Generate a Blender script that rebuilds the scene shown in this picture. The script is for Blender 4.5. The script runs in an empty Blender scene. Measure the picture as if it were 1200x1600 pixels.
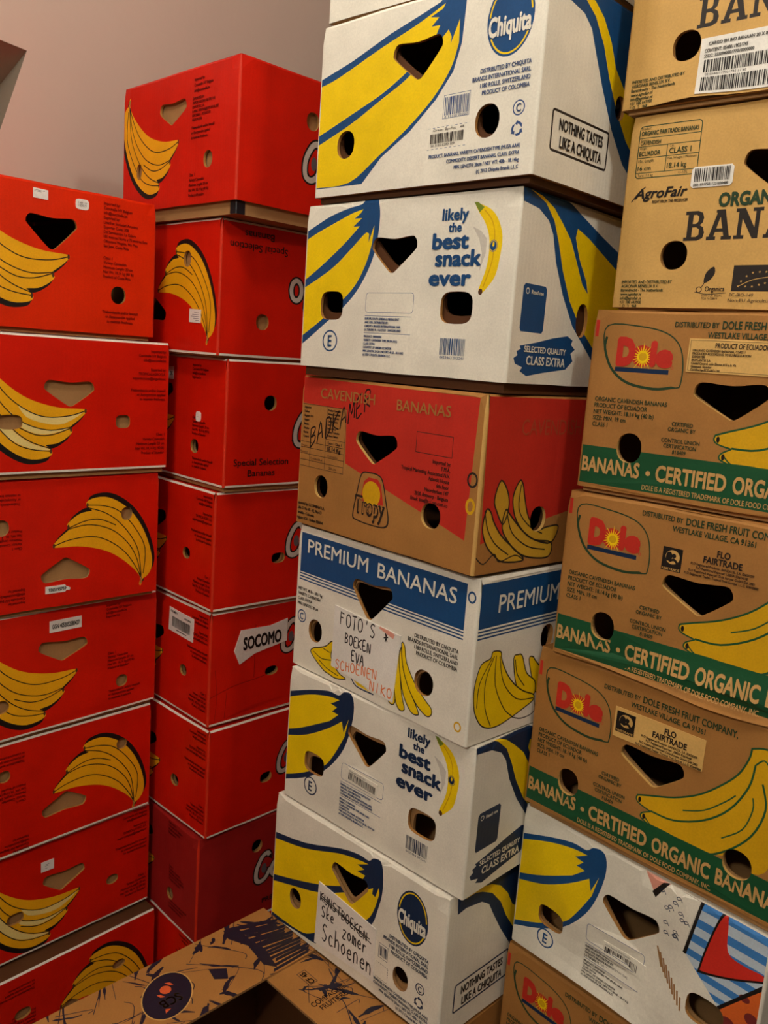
import bpy, bmesh, math, random
import numpy as np
from mathutils import Vector, Matrix, noise
from mathutils.geometry import delaunay_2d_cdt

C = bpy.context.scene.collection
PI = math.pi
random.seed(4)
ZF = 1.505                       # height of the lens above the floor

# ------------------------------------------------------------------ camera
cd = bpy.data.cameras.new('camera')
cam = bpy.data.objects.new('camera', cd)
C.objects.link(cam)
RT = ((0.99747510, 0.01253873, 0.06990144), (0.07101712, -0.17611342, -0.98180478), (0.0, 0.98429002, -0.17655921))
m = Matrix(((RT[0][0], -RT[1][0], -RT[2][0], 0), (RT[0][1], -RT[1][1], -RT[2][1], 0),
            (RT[0][2], -RT[1][2], -RT[2][2], ZF), (0, 0, 0, 1)))
cam.matrix_world = m
cd.sensor_fit = 'VERTICAL'
cd.sensor_height = 36
cd.sensor_width = 27
cd.lens = 1349.07 / 1600 * 36
cd.clip_start = 0.02
bpy.context.scene.camera = cam

# ------------------------------------------------------------------ light, world, exposure
CEIL = 2.75
W = bpy.data.worlds.new('world')
bpy.context.scene.world = W
W.use_nodes = True
W.node_tree.nodes['Background'].inputs[0].default_value = (1.0, 0.84, 0.64, 1)
W.node_tree.nodes['Background'].inputs[1].default_value = 0.01
LAMPS = ((-0.45, 0.85, 24), (0.5, 0.3, 28), (-0.8, -1.2, 104))     # x, y, watts
LAMP_COLOR = (1.0, 0.94, 0.83)
vs = bpy.context.scene.view_settings
vs.view_transform = 'Standard'
vs.look = 'None'
vs.exposure = 0.0
vs.gamma = 1.0
vs.use_curve_mapping = False


# ------------------------------------------------------------------ materials
def lin(c):
    return tuple(((x / 255) / 12.92 if x / 255 <= .04045 else ((x / 255 + .055) / 1.055) ** 2.4) for x in c)


def nodes(name):
    M = bpy.data.materials.new(name)
    M.use_nodes = True
    nt = M.node_tree
    return M, nt, nt.nodes['Principled BSDF']


def card(name, rgb, rough=.55, flute=.10, mottle=.08, fine=.05, spec=.35):
    """printed corrugated board: ink colour, light mottling, vertical flutes and paper grain as bump"""
    M, nt, b = nodes(name)
    N, Lk = nt.nodes, nt.links
    c = lin(rgb)
    tc = N.new('ShaderNodeTexCoord')
    n1 = N.new('ShaderNodeTexNoise'); n1.inputs['Scale'].default_value = 14; n1.inputs['Detail'].default_value = 5
    Lk.new(tc.outputs['Object'], n1.inputs['Vector'])
    n2 = N.new('ShaderNodeTexNoise'); n2.inputs['Scale'].default_value = 420; n2.inputs['Detail'].default_value = 2
    Lk.new(tc.outputs['Object'], n2.inputs['Vector'])
    mx = N.new('ShaderNodeMix'); mx.data_type = 'RGBA'
    mr = N.new('ShaderNodeMapRange'); mr.inputs[1].default_value = .3; mr.inputs[2].default_value = .7
    Lk.new(n1.outputs['Fac'], mr.inputs[0])
    Lk.new(mr.outputs[0], mx.inputs[0])
    mx.inputs[6].default_value = (*[x * (1 - mottle) for x in c], 1)
    mx.inputs[7].default_value = (*[min(1, x * (1 + mottle)) for x in c], 1)
    mx2 = N.new('ShaderNodeMix'); mx2.data_type = 'RGBA'; mx2.blend_type = 'MULTIPLY'
    mx2.inputs[0].default_value = 1
    mr2 = N.new('ShaderNodeMapRange'); mr2.inputs[1].default_value = .3; mr2.inputs[2].default_value = .7
    mr2.inputs[3].default_value = 1 - fine; mr2.inputs[4].default_value = 1 + fine
    Lk.new(n2.outputs['Fac'], mr2.inputs[0])
    Lk.new(mx.outputs[2], mx2.inputs[6]); Lk.new(mr2.outputs[0], mx2.inputs[7])
    Lk.new(mx2.outputs[2], b.inputs['Base Color'])
    b.inputs['Roughness'].default_value = rough
    b.inputs['Specular IOR Level'].default_value = spec
    sep = N.new('ShaderNodeSeparateXYZ'); Lk.new(tc.outputs['Object'], sep.inputs[0])
    ad = N.new('ShaderNodeMath'); Lk.new(sep.outputs[0], ad.inputs[0]); Lk.new(sep.outputs[1], ad.inputs[1])
    ml = N.new('ShaderNodeMath'); ml.operation = 'MULTIPLY'; ml.inputs[1].default_value = 2 * PI / .0078
    Lk.new(ad.outputs[0], ml.inputs[0])
    sn = N.new('ShaderNodeMath'); sn.operation = 'SINE'; Lk.new(ml.outputs[0], sn.inputs[0])
    mf = N.new('ShaderNodeMath'); mf.operation = 'MULTIPLY'; mf.inputs[1].default_value = flute
    Lk.new(sn.outputs[0], mf.inputs[0])
    n3 = N.new('ShaderNodeTexNoise'); n3.inputs['Scale'].default_value = 22; n3.inputs['Detail'].default_value = 4
    Lk.new(tc.outputs['Object'], n3.inputs['Vector'])
    m3 = N.new('ShaderNodeMath'); m3.operation = 'MULTIPLY_ADD'; m3.inputs[1].default_value = 2.2
    Lk.new(n3.outputs['Fac'], m3.inputs[0]); Lk.new(mf.outputs[0], m3.inputs[2])
    bp = N.new('ShaderNodeBump'); bp.inputs['Strength'].default_value = .55; bp.inputs['Distance'].default_value = .0011
    Lk.new(m3.outputs[0], bp.inputs['Height']); Lk.new(bp.outputs['Normal'], b.inputs['Normal'])
    return M


MATS = {}
PAL = {
    'red': ((214, 26, 4), .42), 'rededge': ((212, 50, 26), .5), 'white': ((238, 233, 218), .55), 'cream': ((246, 222, 140), .5),
    'kraft': ((170, 118, 58), .7), 'kraftlight': ((208, 164, 92), .65), 'kraftdark': ((158, 116, 70), .75), 'inner': ((168, 126, 78), .8),
    'yellow': ((246, 208, 0), .5), 'orange': ((248, 180, 16), .5), 'blue': ((16, 72, 124), .5), 'navy': ((12, 40, 74), .5),
    'black': ((24, 18, 16), .5), 'ink': ((38, 30, 26), .55), 'green': ((22, 82, 48), .5), 'dgreen': ((34, 62, 36), .55),
    'dullred': ((196, 44, 30), .55), 'mustard': ((205, 160, 44), .6), 'gold': ((216, 166, 10), .55),
    'paper': ((238, 234, 226), .6), 'greyink': ((96, 92, 96), .6), 'blueink': ((44, 76, 132), .55), 'redink': ((104, 10, 6), .5),
    'sticker': ((222, 178, 104), .5), 'grey': ((206, 200, 188), .6), 'skyblue': ((64, 130, 200), .5), 'paleblue': ((196, 212, 226), .5),
    'orangeart': ((222, 104, 40), .5), 'maroon': ((120, 42, 40), .5), 'pink': ((232, 160, 140), .5), 'marker': ((18, 16, 18), .4),
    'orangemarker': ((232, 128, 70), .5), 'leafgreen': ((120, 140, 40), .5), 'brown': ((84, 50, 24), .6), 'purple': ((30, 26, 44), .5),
    'coral': ((222, 96, 50), .5), 'tape': ((22, 24, 30), .3), 'artred': ((214, 48, 36), .5), 'kraftink': ((206, 160, 96), .6),
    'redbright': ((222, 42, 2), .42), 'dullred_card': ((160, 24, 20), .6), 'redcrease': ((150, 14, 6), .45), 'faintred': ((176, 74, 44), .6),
}


def mat(k):
    if k not in MATS:
        rgb, r = PAL[k]
        MATS[k] = card('board_' + k, rgb, r, spec=.22 if k[:3] == 'red' else .35, flute=.07 if k in ('white', 'kraft', 'kraftlight', 'grey') else .04)
    return MATS[k]


def plaster(name, rgb, scale=60):
    M, nt, b = nodes(name)
    N, Lk = nt.nodes, nt.links
    tc = N.new('ShaderNodeTexCoord')
    n1 = N.new('ShaderNodeTexNoise'); n1.inputs['Scale'].default_value = 3; n1.inputs['Detail'].default_value = 6
    n2 = N.new('ShaderNodeTexNoise'); n2.inputs['Scale'].default_value = scale; n2.inputs['Detail'].default_value = 4
    for n in (n1, n2):
        Lk.new(tc.outputs['Object'], n.inputs['Vector'])
    mx = N.new('ShaderNodeMix'); mx.data_type = 'RGBA'
    c = lin(rgb)
    mx.inputs[6].default_value = (*[x * .93 for x in c], 1); mx.inputs[7].default_value = (*[x * 1.06 for x in c], 1)
    Lk.new(n1.outputs['Fac'], mx.inputs[0]); Lk.new(mx.outputs[2], b.inputs['Base Color'])
    bp = N.new('ShaderNodeBump'); bp.inputs['Strength'].default_value = .25; bp.inputs['Distance'].default_value = .002
    Lk.new(n2.outputs['Fac'], bp.inputs['Height']); Lk.new(bp.outputs['Normal'], b.inputs['Normal'])
    b.inputs['Roughness'].default_value = .85
    return M


# ------------------------------------------------------------------ mesh helpers
class MB:
    def __init__(s):
        s.v, s.f, s.k, s.names = [], [], [], []

    def mi(s, k):
        if k not in s.names:
            s.names.append(k)
        return s.names.index(k)

    def add(s, vs_, fs, k):
        o = len(s.v)
        i = s.mi(k)
        s.v += [tuple(p) for p in vs_]
        for f in fs:
            s.f.append(tuple(a + o for a in f)); s.k.append(i)

    def box(s, x0, y0, z0, x1, y1, z1, k):
        v = [(x, y, z) for x in (x0, x1) for y in (y0, y1) for z in (z0, z1)]
        s.add(v, [(0, 1, 3, 2), (4, 6, 7, 5), (0, 4, 5, 1), (2, 3, 7, 6), (0, 2, 6, 4), (1, 5, 7, 3)], k)

    def build(s, name, parent=None, mats=None, loc=None, rz=0):
        me = bpy.data.meshes.new(name)
        me.from_pydata(s.v, [], s.f)
        for k in s.names:
            me.materials.append(mats[k] if mats else mat(k))
        me.polygons.foreach_set('material_index', s.k)
        me.update()
        o = bpy.data.objects.new(name, me)
        C.objects.link(o)
        if parent:
            o.parent = parent
        if loc:
            o.location = loc
        o.rotation_euler.z = rz
        return o


def pip(P, poly):
    """points in polygon (even-odd), numpy"""
    x, y = P[:, 0], P[:, 1]
    r = np.zeros(len(P), bool)
    q = np.asarray(poly, float)
    x0, y0 = q[:, 0], q[:, 1]
    x1, y1 = np.roll(x0, -1), np.roll(y0, -1)
    for a, b, c, d in zip(x0, y0, x1, y1):
        if b == d:
            continue
        t = (b > y) != (d > y)
        r ^= t & (x < (c - a) * (y - b) / (d - b) + a)
    return r


def smooth(pts, closed=True, n=4):
    """Catmull-Rom through the points"""
    P = [np.array(p, float) for p in pts]
    N = len(P)
    out = []
    for i in range(N if closed else N - 1):
        if closed:
            a, b, c, d = P[i - 1], P[i], P[(i + 1) % N], P[(i + 2) % N]
        else:
            a, b, c, d = P[max(i - 1, 0)], P[i], P[i + 1], P[min(i + 2, N - 1)]
        for k in range(n):
            t = k / n
            out.append(tuple(.5 * ((2 * b) + (c - a) * t + (2 * a - 5 * b + 4 * c - d) * t * t + (3 * b - a - 3 * c + d) * t ** 3)))
    if not closed:
        out.append(tuple(P[-1]))
    return out


def ell(cu, cv, ru, rv, n=28, p=2.0, rot=0):
    o = []
    for i in range(n):
        t = 2 * PI * i / n
        c, s = math.cos(t), math.sin(t)
        x = ru * math.copysign(abs(c) ** (2 / p), c); y = rv * math.copysign(abs(s) ** (2 / p), s)
        o.append((cu + x * math.cos(rot) - y * math.sin(rot), cv + x * math.sin(rot) + y * math.cos(rot)))
    return o


def tri_hole(L, Rr, A):
    """the rounded heart-like triangular hand hole: left end, right end, apex"""
    s = 1 if A[1] < L[1] else -1
    w = Rr[0] - L[0]
    mv = (L[1] + Rr[1]) / 2
    P = [(L[0], L[1]), (L[0] + .04 * w, L[1] + s * 9), (L[0] + .14 * w, L[1] + s * 12), (L[0] + .5 * w, mv + s * 9),
         (Rr[0] - .14 * w, Rr[1] + s * 12), (Rr[0] - .04 * w, Rr[1] + s * 9), (Rr[0], Rr[1]), (Rr[0] - .05 * w, Rr[1] - s * 8),
         (A[0] + .10 * w, A[1] + s * 4), (A[0], A[1]), (A[0] - .10 * w, A[1] + s * 4), (L[0] + .05 * w, L[1] - s * 8)]
    return smooth(P, True, 4)


def ribbon(pts, w):
    P = np.array(pts, float)
    T = np.gradient(P, axis=0)
    T /= np.linalg.norm(T, axis=1)[:, None] + 1e-9
    Nn = np.c_[-T[:, 1], T[:, 0]]
    return [tuple(p) for p in P + Nn * w / 2], [tuple(p) for p in P - Nn * w / 2], P


def segdist(P, pts):
    best = np.full(len(P), 1e9)
    for a, b in zip(pts[:-1], pts[1:]):
        d = b - a
        L2 = d @ d + 1e-12
        t = np.clip(((P - a) @ d) / L2, 0, 1)
        best = np.minimum(best, np.hypot(*(P - a - t[:, None] * d).T))
    return best


# ------------------------------------------------------------------ lettering
_tc = {}


def text_mesh(s, bold=0.0):
    key = (s, round(bold, 3))
    if key not in _tc:
        cu = bpy.data.curves.new('lettering', 'FONT')
        cu.body = s
        cu.resolution_u = 3
        cu.offset = bold
        o = bpy.data.objects.new('lettering', cu)
        C.objects.link(o)
        me = o.to_mesh()
        v = np.array([(p.co.x, p.co.y) for p in me.vertices]) if len(me.vertices) else np.zeros((0, 2))
        f = [tuple(p.vertices) for p in me.polygons]
        o.to_mesh_clear()
        bpy.data.objects.remove(o)
        bpy.data.curves.remove(cu)
        _tc[key] = (v, f)
    return _tc[key]


_h = text_mesh('H')[0]
CAPH = _h[:, 1].max() - _h[:, 1].min()


def text_uv(s, u0, v, u1, cap, bold=0, shear=0, align='L'):
    V, F = text_mesh(s)
    ex = bold * .55
    if ex > 0:                                   # heavier weights: the letter spread in a small circle
        n = 4 if ex < .016 else 10
        V = np.concatenate([V + [ex * math.cos(2 * PI * i / n + .4), ex * math.sin(2 * PI * i / n + .4)] for i in range(n)])
        k0 = len(V) // n
        F = [tuple(a + i * k0 for a in f) for i in range(n) for f in F]
    if not len(V):
        return [], []
    P = V.copy()
    P[:, 0] -= P[:, 0].min()
    k = cap / CAPH
    w = P[:, 0].max()
    sx = (u1 - u0) / w if u1 is not None else k * .84
    if u1 is None:
        if align == 'R':
            u0 = u0 - w * sx
        elif align == 'C':
            u0 = u0 - w * sx / 2
    return np.c_[u0 + P[:, 0] * sx + shear * P[:, 1] * k, v + P[:, 1] * k], F


# slab-serif capitals drawn as polygons (unit height), for the big stencilled word on the kraft boxes
SLAB = {
    'B': (.74, [[(0, 0), (.5, 0), (.68, .08), (.72, .26), (.66, .44), (.54, .52), (.63, .6), (.66, .76), (.6, .93), (.44, 1), (0, 1), (0, .88), (.1, .88), (.1, .12), (0, .12)],
                [(.28, .13), (.28, .45), (.42, .45), (.52, .38), (.53, .2), (.44, .13)], [(.28, .57), (.28, .87), (.4, .87), (.48, .8), (.47, .64), (.4, .57)]]),
    'A': (.86, [[(0, 0), (.32, 0), (.32, .12), (.25, .12), (.29, .26), (.55, .26), (.59, .12), (.51, .12), (.51, 0), (.86, 0), (.86, .12), (.78, .12), (.56, 1), (.26, 1), (.26, .9), (.3, .9), (.08, .12), (0, .12)],
                [(.32, .38), (.42, .76), (.52, .38)]]),
    'N': (.9, [[(0, 0), (.34, 0), (.34, .12), (.24, .12), (.24, .66), (.62, 0), (.8, 0), (.8, .88), (.9, .88), (.9, 1), (.56, 1), (.56, .88), (.66, .88), (.66, .36), (.3, 1), (0, 1), (0, .88), (.1, .88), (.1, .12), (0, .12)]]),
    'S': (.64, [[(0, .04), (.12, .04), (.14, .08), (.34, 0), (.54, .06), (.64, .26), (.56, .48), (.3, .6), (.22, .72), (.32, .86), (.46, .7), (.6, .7), (.6, .97), (.48, .97), (.46, .94), (.3, 1), (.12, .94), (.03, .76), (.1, .56), (.34, .44), (.44, .3), (.34, .13), (.18, .3), (0, .3)]]),
}

# handwriting strokes, unit cells
HAND = {
    'F': [[(.1, 1), (.05, 0)], [(.1, 1), (.8, .95)], [(.08, .55), (.6, .55)]], 'O': [[(.5, 1), (.1, .8), (.1, .2), (.5, 0), (.85, .25), (.85, .75), (.5, 1)]],
    'T': [[(0, .95), (.95, 1)], [(.5, 1), (.45, 0)]], "'": [[(.5, 1.05), (.4, .75)]], 'S': [[(.85, .9), (.4, 1), (.1, .75), (.45, .52), (.8, .3), (.5, 0), (.05, .1)]],
    '+': [[(.3, .7), (.7, .1)], [(.1, .35), (.9, .5)], [(.7, .75), (.45, .05)]], 'B': [[(.1, 1), (.1, 0)], [(.1, 1), (.7, .85), (.6, .6), (.1, .52), (.75, .4), (.7, .1), (.1, 0)]],
    'E': [[(.8, 1), (.1, .95), (.1, 0), (.85, 0)], [(.1, .5), (.65, .55)]], 'K': [[(.1, 1), (.1, 0)], [(.85, .95), (.12, .5), (.9, 0)]],
    'N': [[(.1, 0), (.12, 1), (.8, 0), (.85, 1)]], 'V': [[(0, 1), (.45, 0), (.9, 1)]], 'A': [[(0, 0), (.45, 1), (.9, 0)], [(.2, .4), (.75, .4)]],
    'C': [[(.85, .9), (.4, 1), (.1, .6), (.2, .1), (.6, 0), (.9, .15)]], 'H': [[(.1, 1), (.1, 0)], [(.85, 1), (.85, 0)], [(.1, .5), (.85, .52)]],
    'I': [[(.5, 1), (.45, 0)]], 'D': [[(.1, 1), (.1, 0), (.6, .1), (.9, .5), (.6, .92), (.1, 1)]], 'M': [[(.05, 0), (.15, 1), (.5, .35), (.85, 1), (.95, 0)]],
    'R': [[(.1, 0), (.1, 1), (.75, .85), (.65, .55), (.12, .5), (.9, 0)]], 'U': [[(.1, 1), (.12, .2), (.5, 0), (.8, .2), (.85, 1)]], 'Z': [[(.1, 1), (.85, 1), (.1, 0), (.9, 0)]],
    'c': [[(.8, .5), (.4, .6), (.15, .3), (.4, 0), (.85, .08)]], 'h': [[(.1, 1), (.1, 0)], [(.1, .4), (.5, .6), (.8, .4), (.82, 0)]], 'o': [[(.5, .6), (.12, .35), (.4, 0), (.82, .25), (.5, .6)]],
    'e': [[(.12, .3), (.8, .35), (.5, .6), (.12, .3), (.4, 0), (.85, .08)]], 'n': [[(.1, .6), (.1, 0)], [(.1, .4), (.5, .6), (.8, .4), (.82, 0)]], 'm': [[(.05, .6), (.05, 0)], [(.05, .45), (.3, .6), (.45, .4), (.45, 0)], [(.45, .4), (.75, .6), (.9, .4), (.92, 0)]],
    'r': [[(.2, .6), (.2, 0)], [(.2, .35), (.5, .6), (.8, .55)]], 'z': [[(.1, .6), (.8, .6), (.1, 0), (.85, 0)]], 'k': [[(.1, 1), (.1, 0)], [(.7, .6), (.12, .28), (.8, 0)]], 'i': [[(.4, .6), (.4, 0)], [(.4, .85), (.45, .9)]],
    '3': [[(.1, .9), (.6, 1), (.75, .75), (.4, .55), (.8, .3), (.5, 0), (.05, .1)]], 'd': [[(.8, 1), (.8, 0)], [(.8, .4), (.4, .6), (.12, .3), (.4, 0), (.8, .2)]],
}


def hand(col, s, u0, v, u1, h, w=1.6, slope=0.0, dv=0.0):
    """handwritten word as pen strokes: list of art items"""
    out = []
    adv = (u1 - u0) / max(len(s), 1)
    rr = random.Random(s)
    for i, ch in enumerate(s):
        for st in HAND.get(ch, []):
            jx, jy = rr.uniform(-.06, .06), rr.uniform(-.06, .06)
            pts = [(u0 + i * adv + (x + jx) * adv * .82, v + dv * i + (y + jy) * h + slope * x * h) for x, y in st]
            out.append(('S', col, w, pts, len(pts) > 2))
    return out


# ------------------------------------------------------------------ a printed panel: planar arrangement of all its shapes
def panel(mb, w, h, base, art, holes, place, rot=False, rim='kraft', thick=5.0, inset=4.0, step=22.0, lift=.35, wall=True, outline=None, toprow=None):
    """Printed sheet w x h (mm). Shapes are cut into one triangulation, so the print has no thickness; lettering lies .35 mm proud.
    place(u, v, d) maps panel millimetres and outward distance to local metres. rot turns the print by half a turn."""
    def tf(p):
        return (w - p[0], h - p[1]) if rot else (p[0], p[1])
    verts, edges = [], []

    def loop(pts, closed=True):
        o = len(verts)
        verts.extend([Vector(p) for p in pts])
        n = len(pts)
        edges.extend([(o + i, o + (i + 1) % n) for i in range(n if closed else n - 1)])
    if outline is None:
        nu = max(2, int(w / step)); nv = max(2, int(h / step))
        outline = [(inset + (w - 2 * inset) * i / nu, 0) for i in range(nu)] + [(w - inset, h * j / nv) for j in range(nv)] + \
                  [(w - inset - (w - 2 * inset) * i / nu, h) for i in range(nu)] + [(inset, h - h * j / nv) for j in range(nv)]
    loop(outline)
    ou = np.array(outline)
    u0_, v0_, u1_, v1_ = ou[:, 0].min(), ou[:, 1].min(), ou[:, 0].max(), ou[:, 1].max()
    nu = max(2, int((u1_ - u0_) / step)); nv = max(2, int((v1_ - v0_) / step))
    for i in range(1, nu):
        for j in range(1, nv):
            verts.append(Vector((u0_ + (u1_ - u0_) * (i + .02 * j) / nu, v0_ + (v1_ - v0_) * j / nv)))
    if toprow:
        for i in range(1, nu):
            verts.append(Vector((u0_ + (u1_ - u0_) * i / nu + .3, toprow)))
    tests = []
    texts = []
    for a in art:
        t, col = a[0], a[1]
        if t == 'P':
            pts = a[2]
            if len(a) > 3 and a[3]:
                pts = smooth(pts, True, 3)
            pts = [tf(p) for p in pts]
            loop(pts); tests.append((col, 'in', [pts], 0))
        elif t == 'PP':
            ls = [[tf(p) for p in q] for q in a[2]]
            for q in ls:
                loop(q)
            tests.append((col, 'eo', ls, 0))
        elif t == 'E':
            pts = [tf(p) for p in ell(*a[2:6], n=32, rot=a[6] if len(a) > 6 else 0)]
            loop(pts); tests.append((col, 'in', [pts], 0))
        elif t == 'R':
            w_, cu, cv, ru, rv = a[2:7]
            rt = a[7] if len(a) > 7 else 0
            A_ = [tf(p) for p in ell(cu, cv, ru, rv, 32, rot=rt)]
            B_ = [tf(p) for p in ell(cu, cv, ru - w_, rv - w_, 32, rot=rt)]
            loop(A_); loop(B_); tests.append((col, 'eo', [A_, B_], 0))
        elif t == 'S':
            w_, pts = a[2], a[3]
            if len(a) > 4 and a[4] and len(pts) > 2:
                pts = smooth(pts, False, 4)
            pts = [tf(p) for p in pts]
            l, r, pp = ribbon(pts, w_)
            loop(l + r[::-1])
            tests.append((col, 'ln', pp, w_ * .55))
        elif t == 'X':          # rectangle, filled
            pts = [tf(p) for p in ((a[2], a[3]), (a[4], a[3]), (a[4], a[5]), (a[2], a[5]))]
            loop(pts); tests.append((col, 'in', [pts], 0))
        elif t == 'XO':         # rectangle outline: u0 v0 u1 v1 width radius
            q, rd = a[6], (a[7] if len(a) > 7 else 0)

            def rr(e):
                x0, y0, x1, y1 = a[2] + e, a[3] + e, a[4] - e, a[5] - e
                if not rd:
                    return [(x0, y0), (x1, y0), (x1, y1), (x0, y1)]
                k = max(rd - e, .2)
                o = []
                for cx, cy, s0 in ((x1 - k, y0 + k, -90), (x1 - k, y1 - k, 0), (x0 + k, y1 - k, 90), (x0 + k, y0 + k, 180)):
                    o += [(cx + k * math.cos(math.radians(s0 + d)), cy + k * math.sin(math.radians(s0 + d))) for d in (0, 30, 60, 90)]
                return o
            A_, B_ = [tf(p) for p in rr(0)], [tf(p) for p in rr(q)]
            loop(A_); loop(B_); tests.append((col, 'eo', [A_, B_], 0))
        elif t == 'BC':         # bar code: u0 v0 u1 v1
            r_ = random.Random(int(a[2] * 7 + a[3]))
            u = a[2]
            while u < a[4]:
                b = r_.choice((.7, .9, 1.3, 1.9)); g = r_.choice((.8, 1.0, 1.6))
                V = [tf(p) for p in ((u, a[3]), (min(u + b, a[4]), a[3]), (min(u + b, a[4]), a[5]), (u, a[5]))]
                texts.append((col, np.array(V), [(0, 1, 2, 3)]))
                u += b + g
        elif t == 'T':
            V, F = text_uv(a[2], a[3], a[4], a[5], a[6], *(a[7:]))
            if len(F):
                texts.append((col, np.array([tf(p) for p in V]), F))
        elif t == 'SL':         # slab word
            x = a[3]
            for ch in a[2]:
                wd, ls = SLAB[ch]
                q = [[tf((x + px * a[5] * a[6], a[4] + py * a[5])) for px, py in l] for l in ls]
                for l in q:
                    loop(l)
                tests.append((col, 'eo', q, 0))
                x += (wd + .07) * a[5] * a[6]
    for hp in holes:
        loop(hp)
    V, E_, F, *_r = delaunay_2d_cdt(verts, edges, [], 0, 1e-4)
    P = np.array([(p.x, p.y) for p in V])
    F = np.array([tuple(f) for f in F])
    Cn = P[F].mean(axis=1)
    keep = pip(Cn, outline)
    for hp in holes:
        keep &= ~pip(Cn, hp)
    F, Cn = F[keep], Cn[keep]
    kind = np.full(len(F), mb.mi(base))
    for col, how, data, r in tests:
        if how == 'in':
            s = pip(Cn, data[0])
        elif how == 'eo':
            s = np.zeros(len(Cn), bool)
            for q in data:
                s ^= pip(Cn, q)
        else:
            s = np.zeros(len(Cn), bool)
            bb = (Cn[:, 0] > data[:, 0].min() - r) & (Cn[:, 0] < data[:, 0].max() + r) & (Cn[:, 1] > data[:, 1].min() - r) & (Cn[:, 1] < data[:, 1].max() + r)
            if bb.any():
                s[bb] = segdist(Cn[bb], data) < r
        kind[s] = mb.mi(col)
    o = len(mb.v)
    used = {}
    for f, k in zip(F, kind):
        idx = []
        for i in f:
            if i not in used:
                used[i] = len(mb.v)
                mb.v.append(place(P[i, 0], P[i, 1], 0))
            idx.append(used[i])
        a, b, c = P[f[0]], P[f[1]], P[f[2]]
        if (b[0] - a[0]) * (c[1] - a[1]) - (b[1] - a[1]) * (c[0] - a[0]) < 0:
            idx.reverse()
        mb.f.append(tuple(idx)); mb.k.append(int(k))
    for col, Vt, Ft in texts:
        i0 = len(mb.v); k = mb.mi(col)
        inh = np.zeros(len(Vt), bool)
        for hp in holes:
            inh |= pip(Vt, hp)
        inh |= (Vt[:, 0] < u0_) | (Vt[:, 0] > u1_) | (Vt[:, 1] < v0_) | (Vt[:, 1] > v1_)
        mb.v += [place(p[0], p[1], lift + .05 * (i * 10 // max(len(Vt), 1))) for i, p in enumerate(Vt)]
        for f in Ft:
            if not inh[list(f)].any():
                mb.f.append(tuple(i + i0 for i in f)); mb.k.append(k)
    if wall:
        for hp in holes:
            a = [place(p[0], p[1], 0) for p in hp]; b = [place(p[0], p[1], -thick) for p in hp]
            n = len(hp)
            mb.add(a + b, [(i, (i + 1) % n, n + (i + 1) % n, n + i) for i in range(n)], rim)


# ------------------------------------------------------------------ room
def structure(name, mb, mats):
    o = mb.build(name, None, mats)
    o['kind'] = 'structure'
    return o


wallm = {'w': plaster('plaster_wall', (240, 218, 200)), 'j': plaster('plaster_recess', (172, 160, 140)), 'd': plaster('plaster_dark', (120, 108, 98)), 'c': plaster('plaster_ceiling', (214, 206, 196)), 'f': plaster('concrete_floor', (84, 74, 64), 30)}  # darker plaster on the unseen walls, to cut their bounced light
th = math.radians(47)
nA = Vector((math.sin(th), -math.cos(th), 0)); tA = Vector((math.cos(th), math.sin(th), 0))
LEAN = math.radians(20)
P0 = Vector((-.79, 1.75, ZF)) - nA * .40
upA = Vector((nA.x * math.sin(LEAN), nA.y * math.sin(LEAN), math.cos(LEAN)))
Nw = Vector((nA.x * math.cos(LEAN), nA.y * math.cos(LEAN), -math.sin(LEAN)))
eye = Vector((0, 0, ZF))


def on_wall(px, py):
    d = Vector((0, 0, 0))
    a, b = (px - 600) / 1349.07, (py - 800) / 1349.07
    for i in range(3):
        d[i] = RT[0][i] * a + RT[1][i] * b + RT[2][i]
    k = (P0 - eye).dot(Nw) / d.dot(Nw)
    q = eye + d * k - P0
    return (q.dot(tA), q.dot(upA))


# sloping wall with a slanted skylight recess cut into it
c1 = on_wall(42, 79); c2 = on_wall(0, 203); c0 = on_wall(0, 62)
ed = ((c1[0] - c2[0]) / (c1[1] - c2[1]))
niche = [c1, (c1[0] - .9, c1[1] - .9 * (c1[1] - c0[1]) / (c1[0] - c0[0])), (c1[0] - .9 - .55 * ed, c1[1] - .55), (c1[0] - .55 * ed, c1[1] - .55)]
z_lo = -ZF / math.cos(LEAN); z_hi = (CEIL - ZF) / math.cos(LEAN)
mb = MB()
T_LO, T_HI = -2.6, 3.2


def pl(u, v, d):
    return tuple(P0 + tA * (u / 1000) + upA * (v / 1000) + Nw * (d / 1000))


panel(mb, 1, 1, 'w', [], [[(p[0] * 1000, p[1] * 1000) for p in niche]], pl, step=300, wall=False,
      outline=[(T_LO * 1000, z_lo * 1000), (T_HI * 1000, z_lo * 1000), (T_HI * 1000, z_hi * 1000), (T_LO * 1000, z_hi * 1000)])
front = [P0 + tA * p[0] + upA * p[1] for p in niche]
deep = -nA * .30
back = [front[0] + deep + Vector((0, 0, -.105)), front[1] + deep + Vector((0, 0, -.105)), front[2] + deep, front[3] + deep]
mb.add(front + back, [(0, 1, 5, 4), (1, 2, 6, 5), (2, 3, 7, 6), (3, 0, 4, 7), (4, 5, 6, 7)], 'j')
structure('wall_left', mb, wallm)

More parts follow.
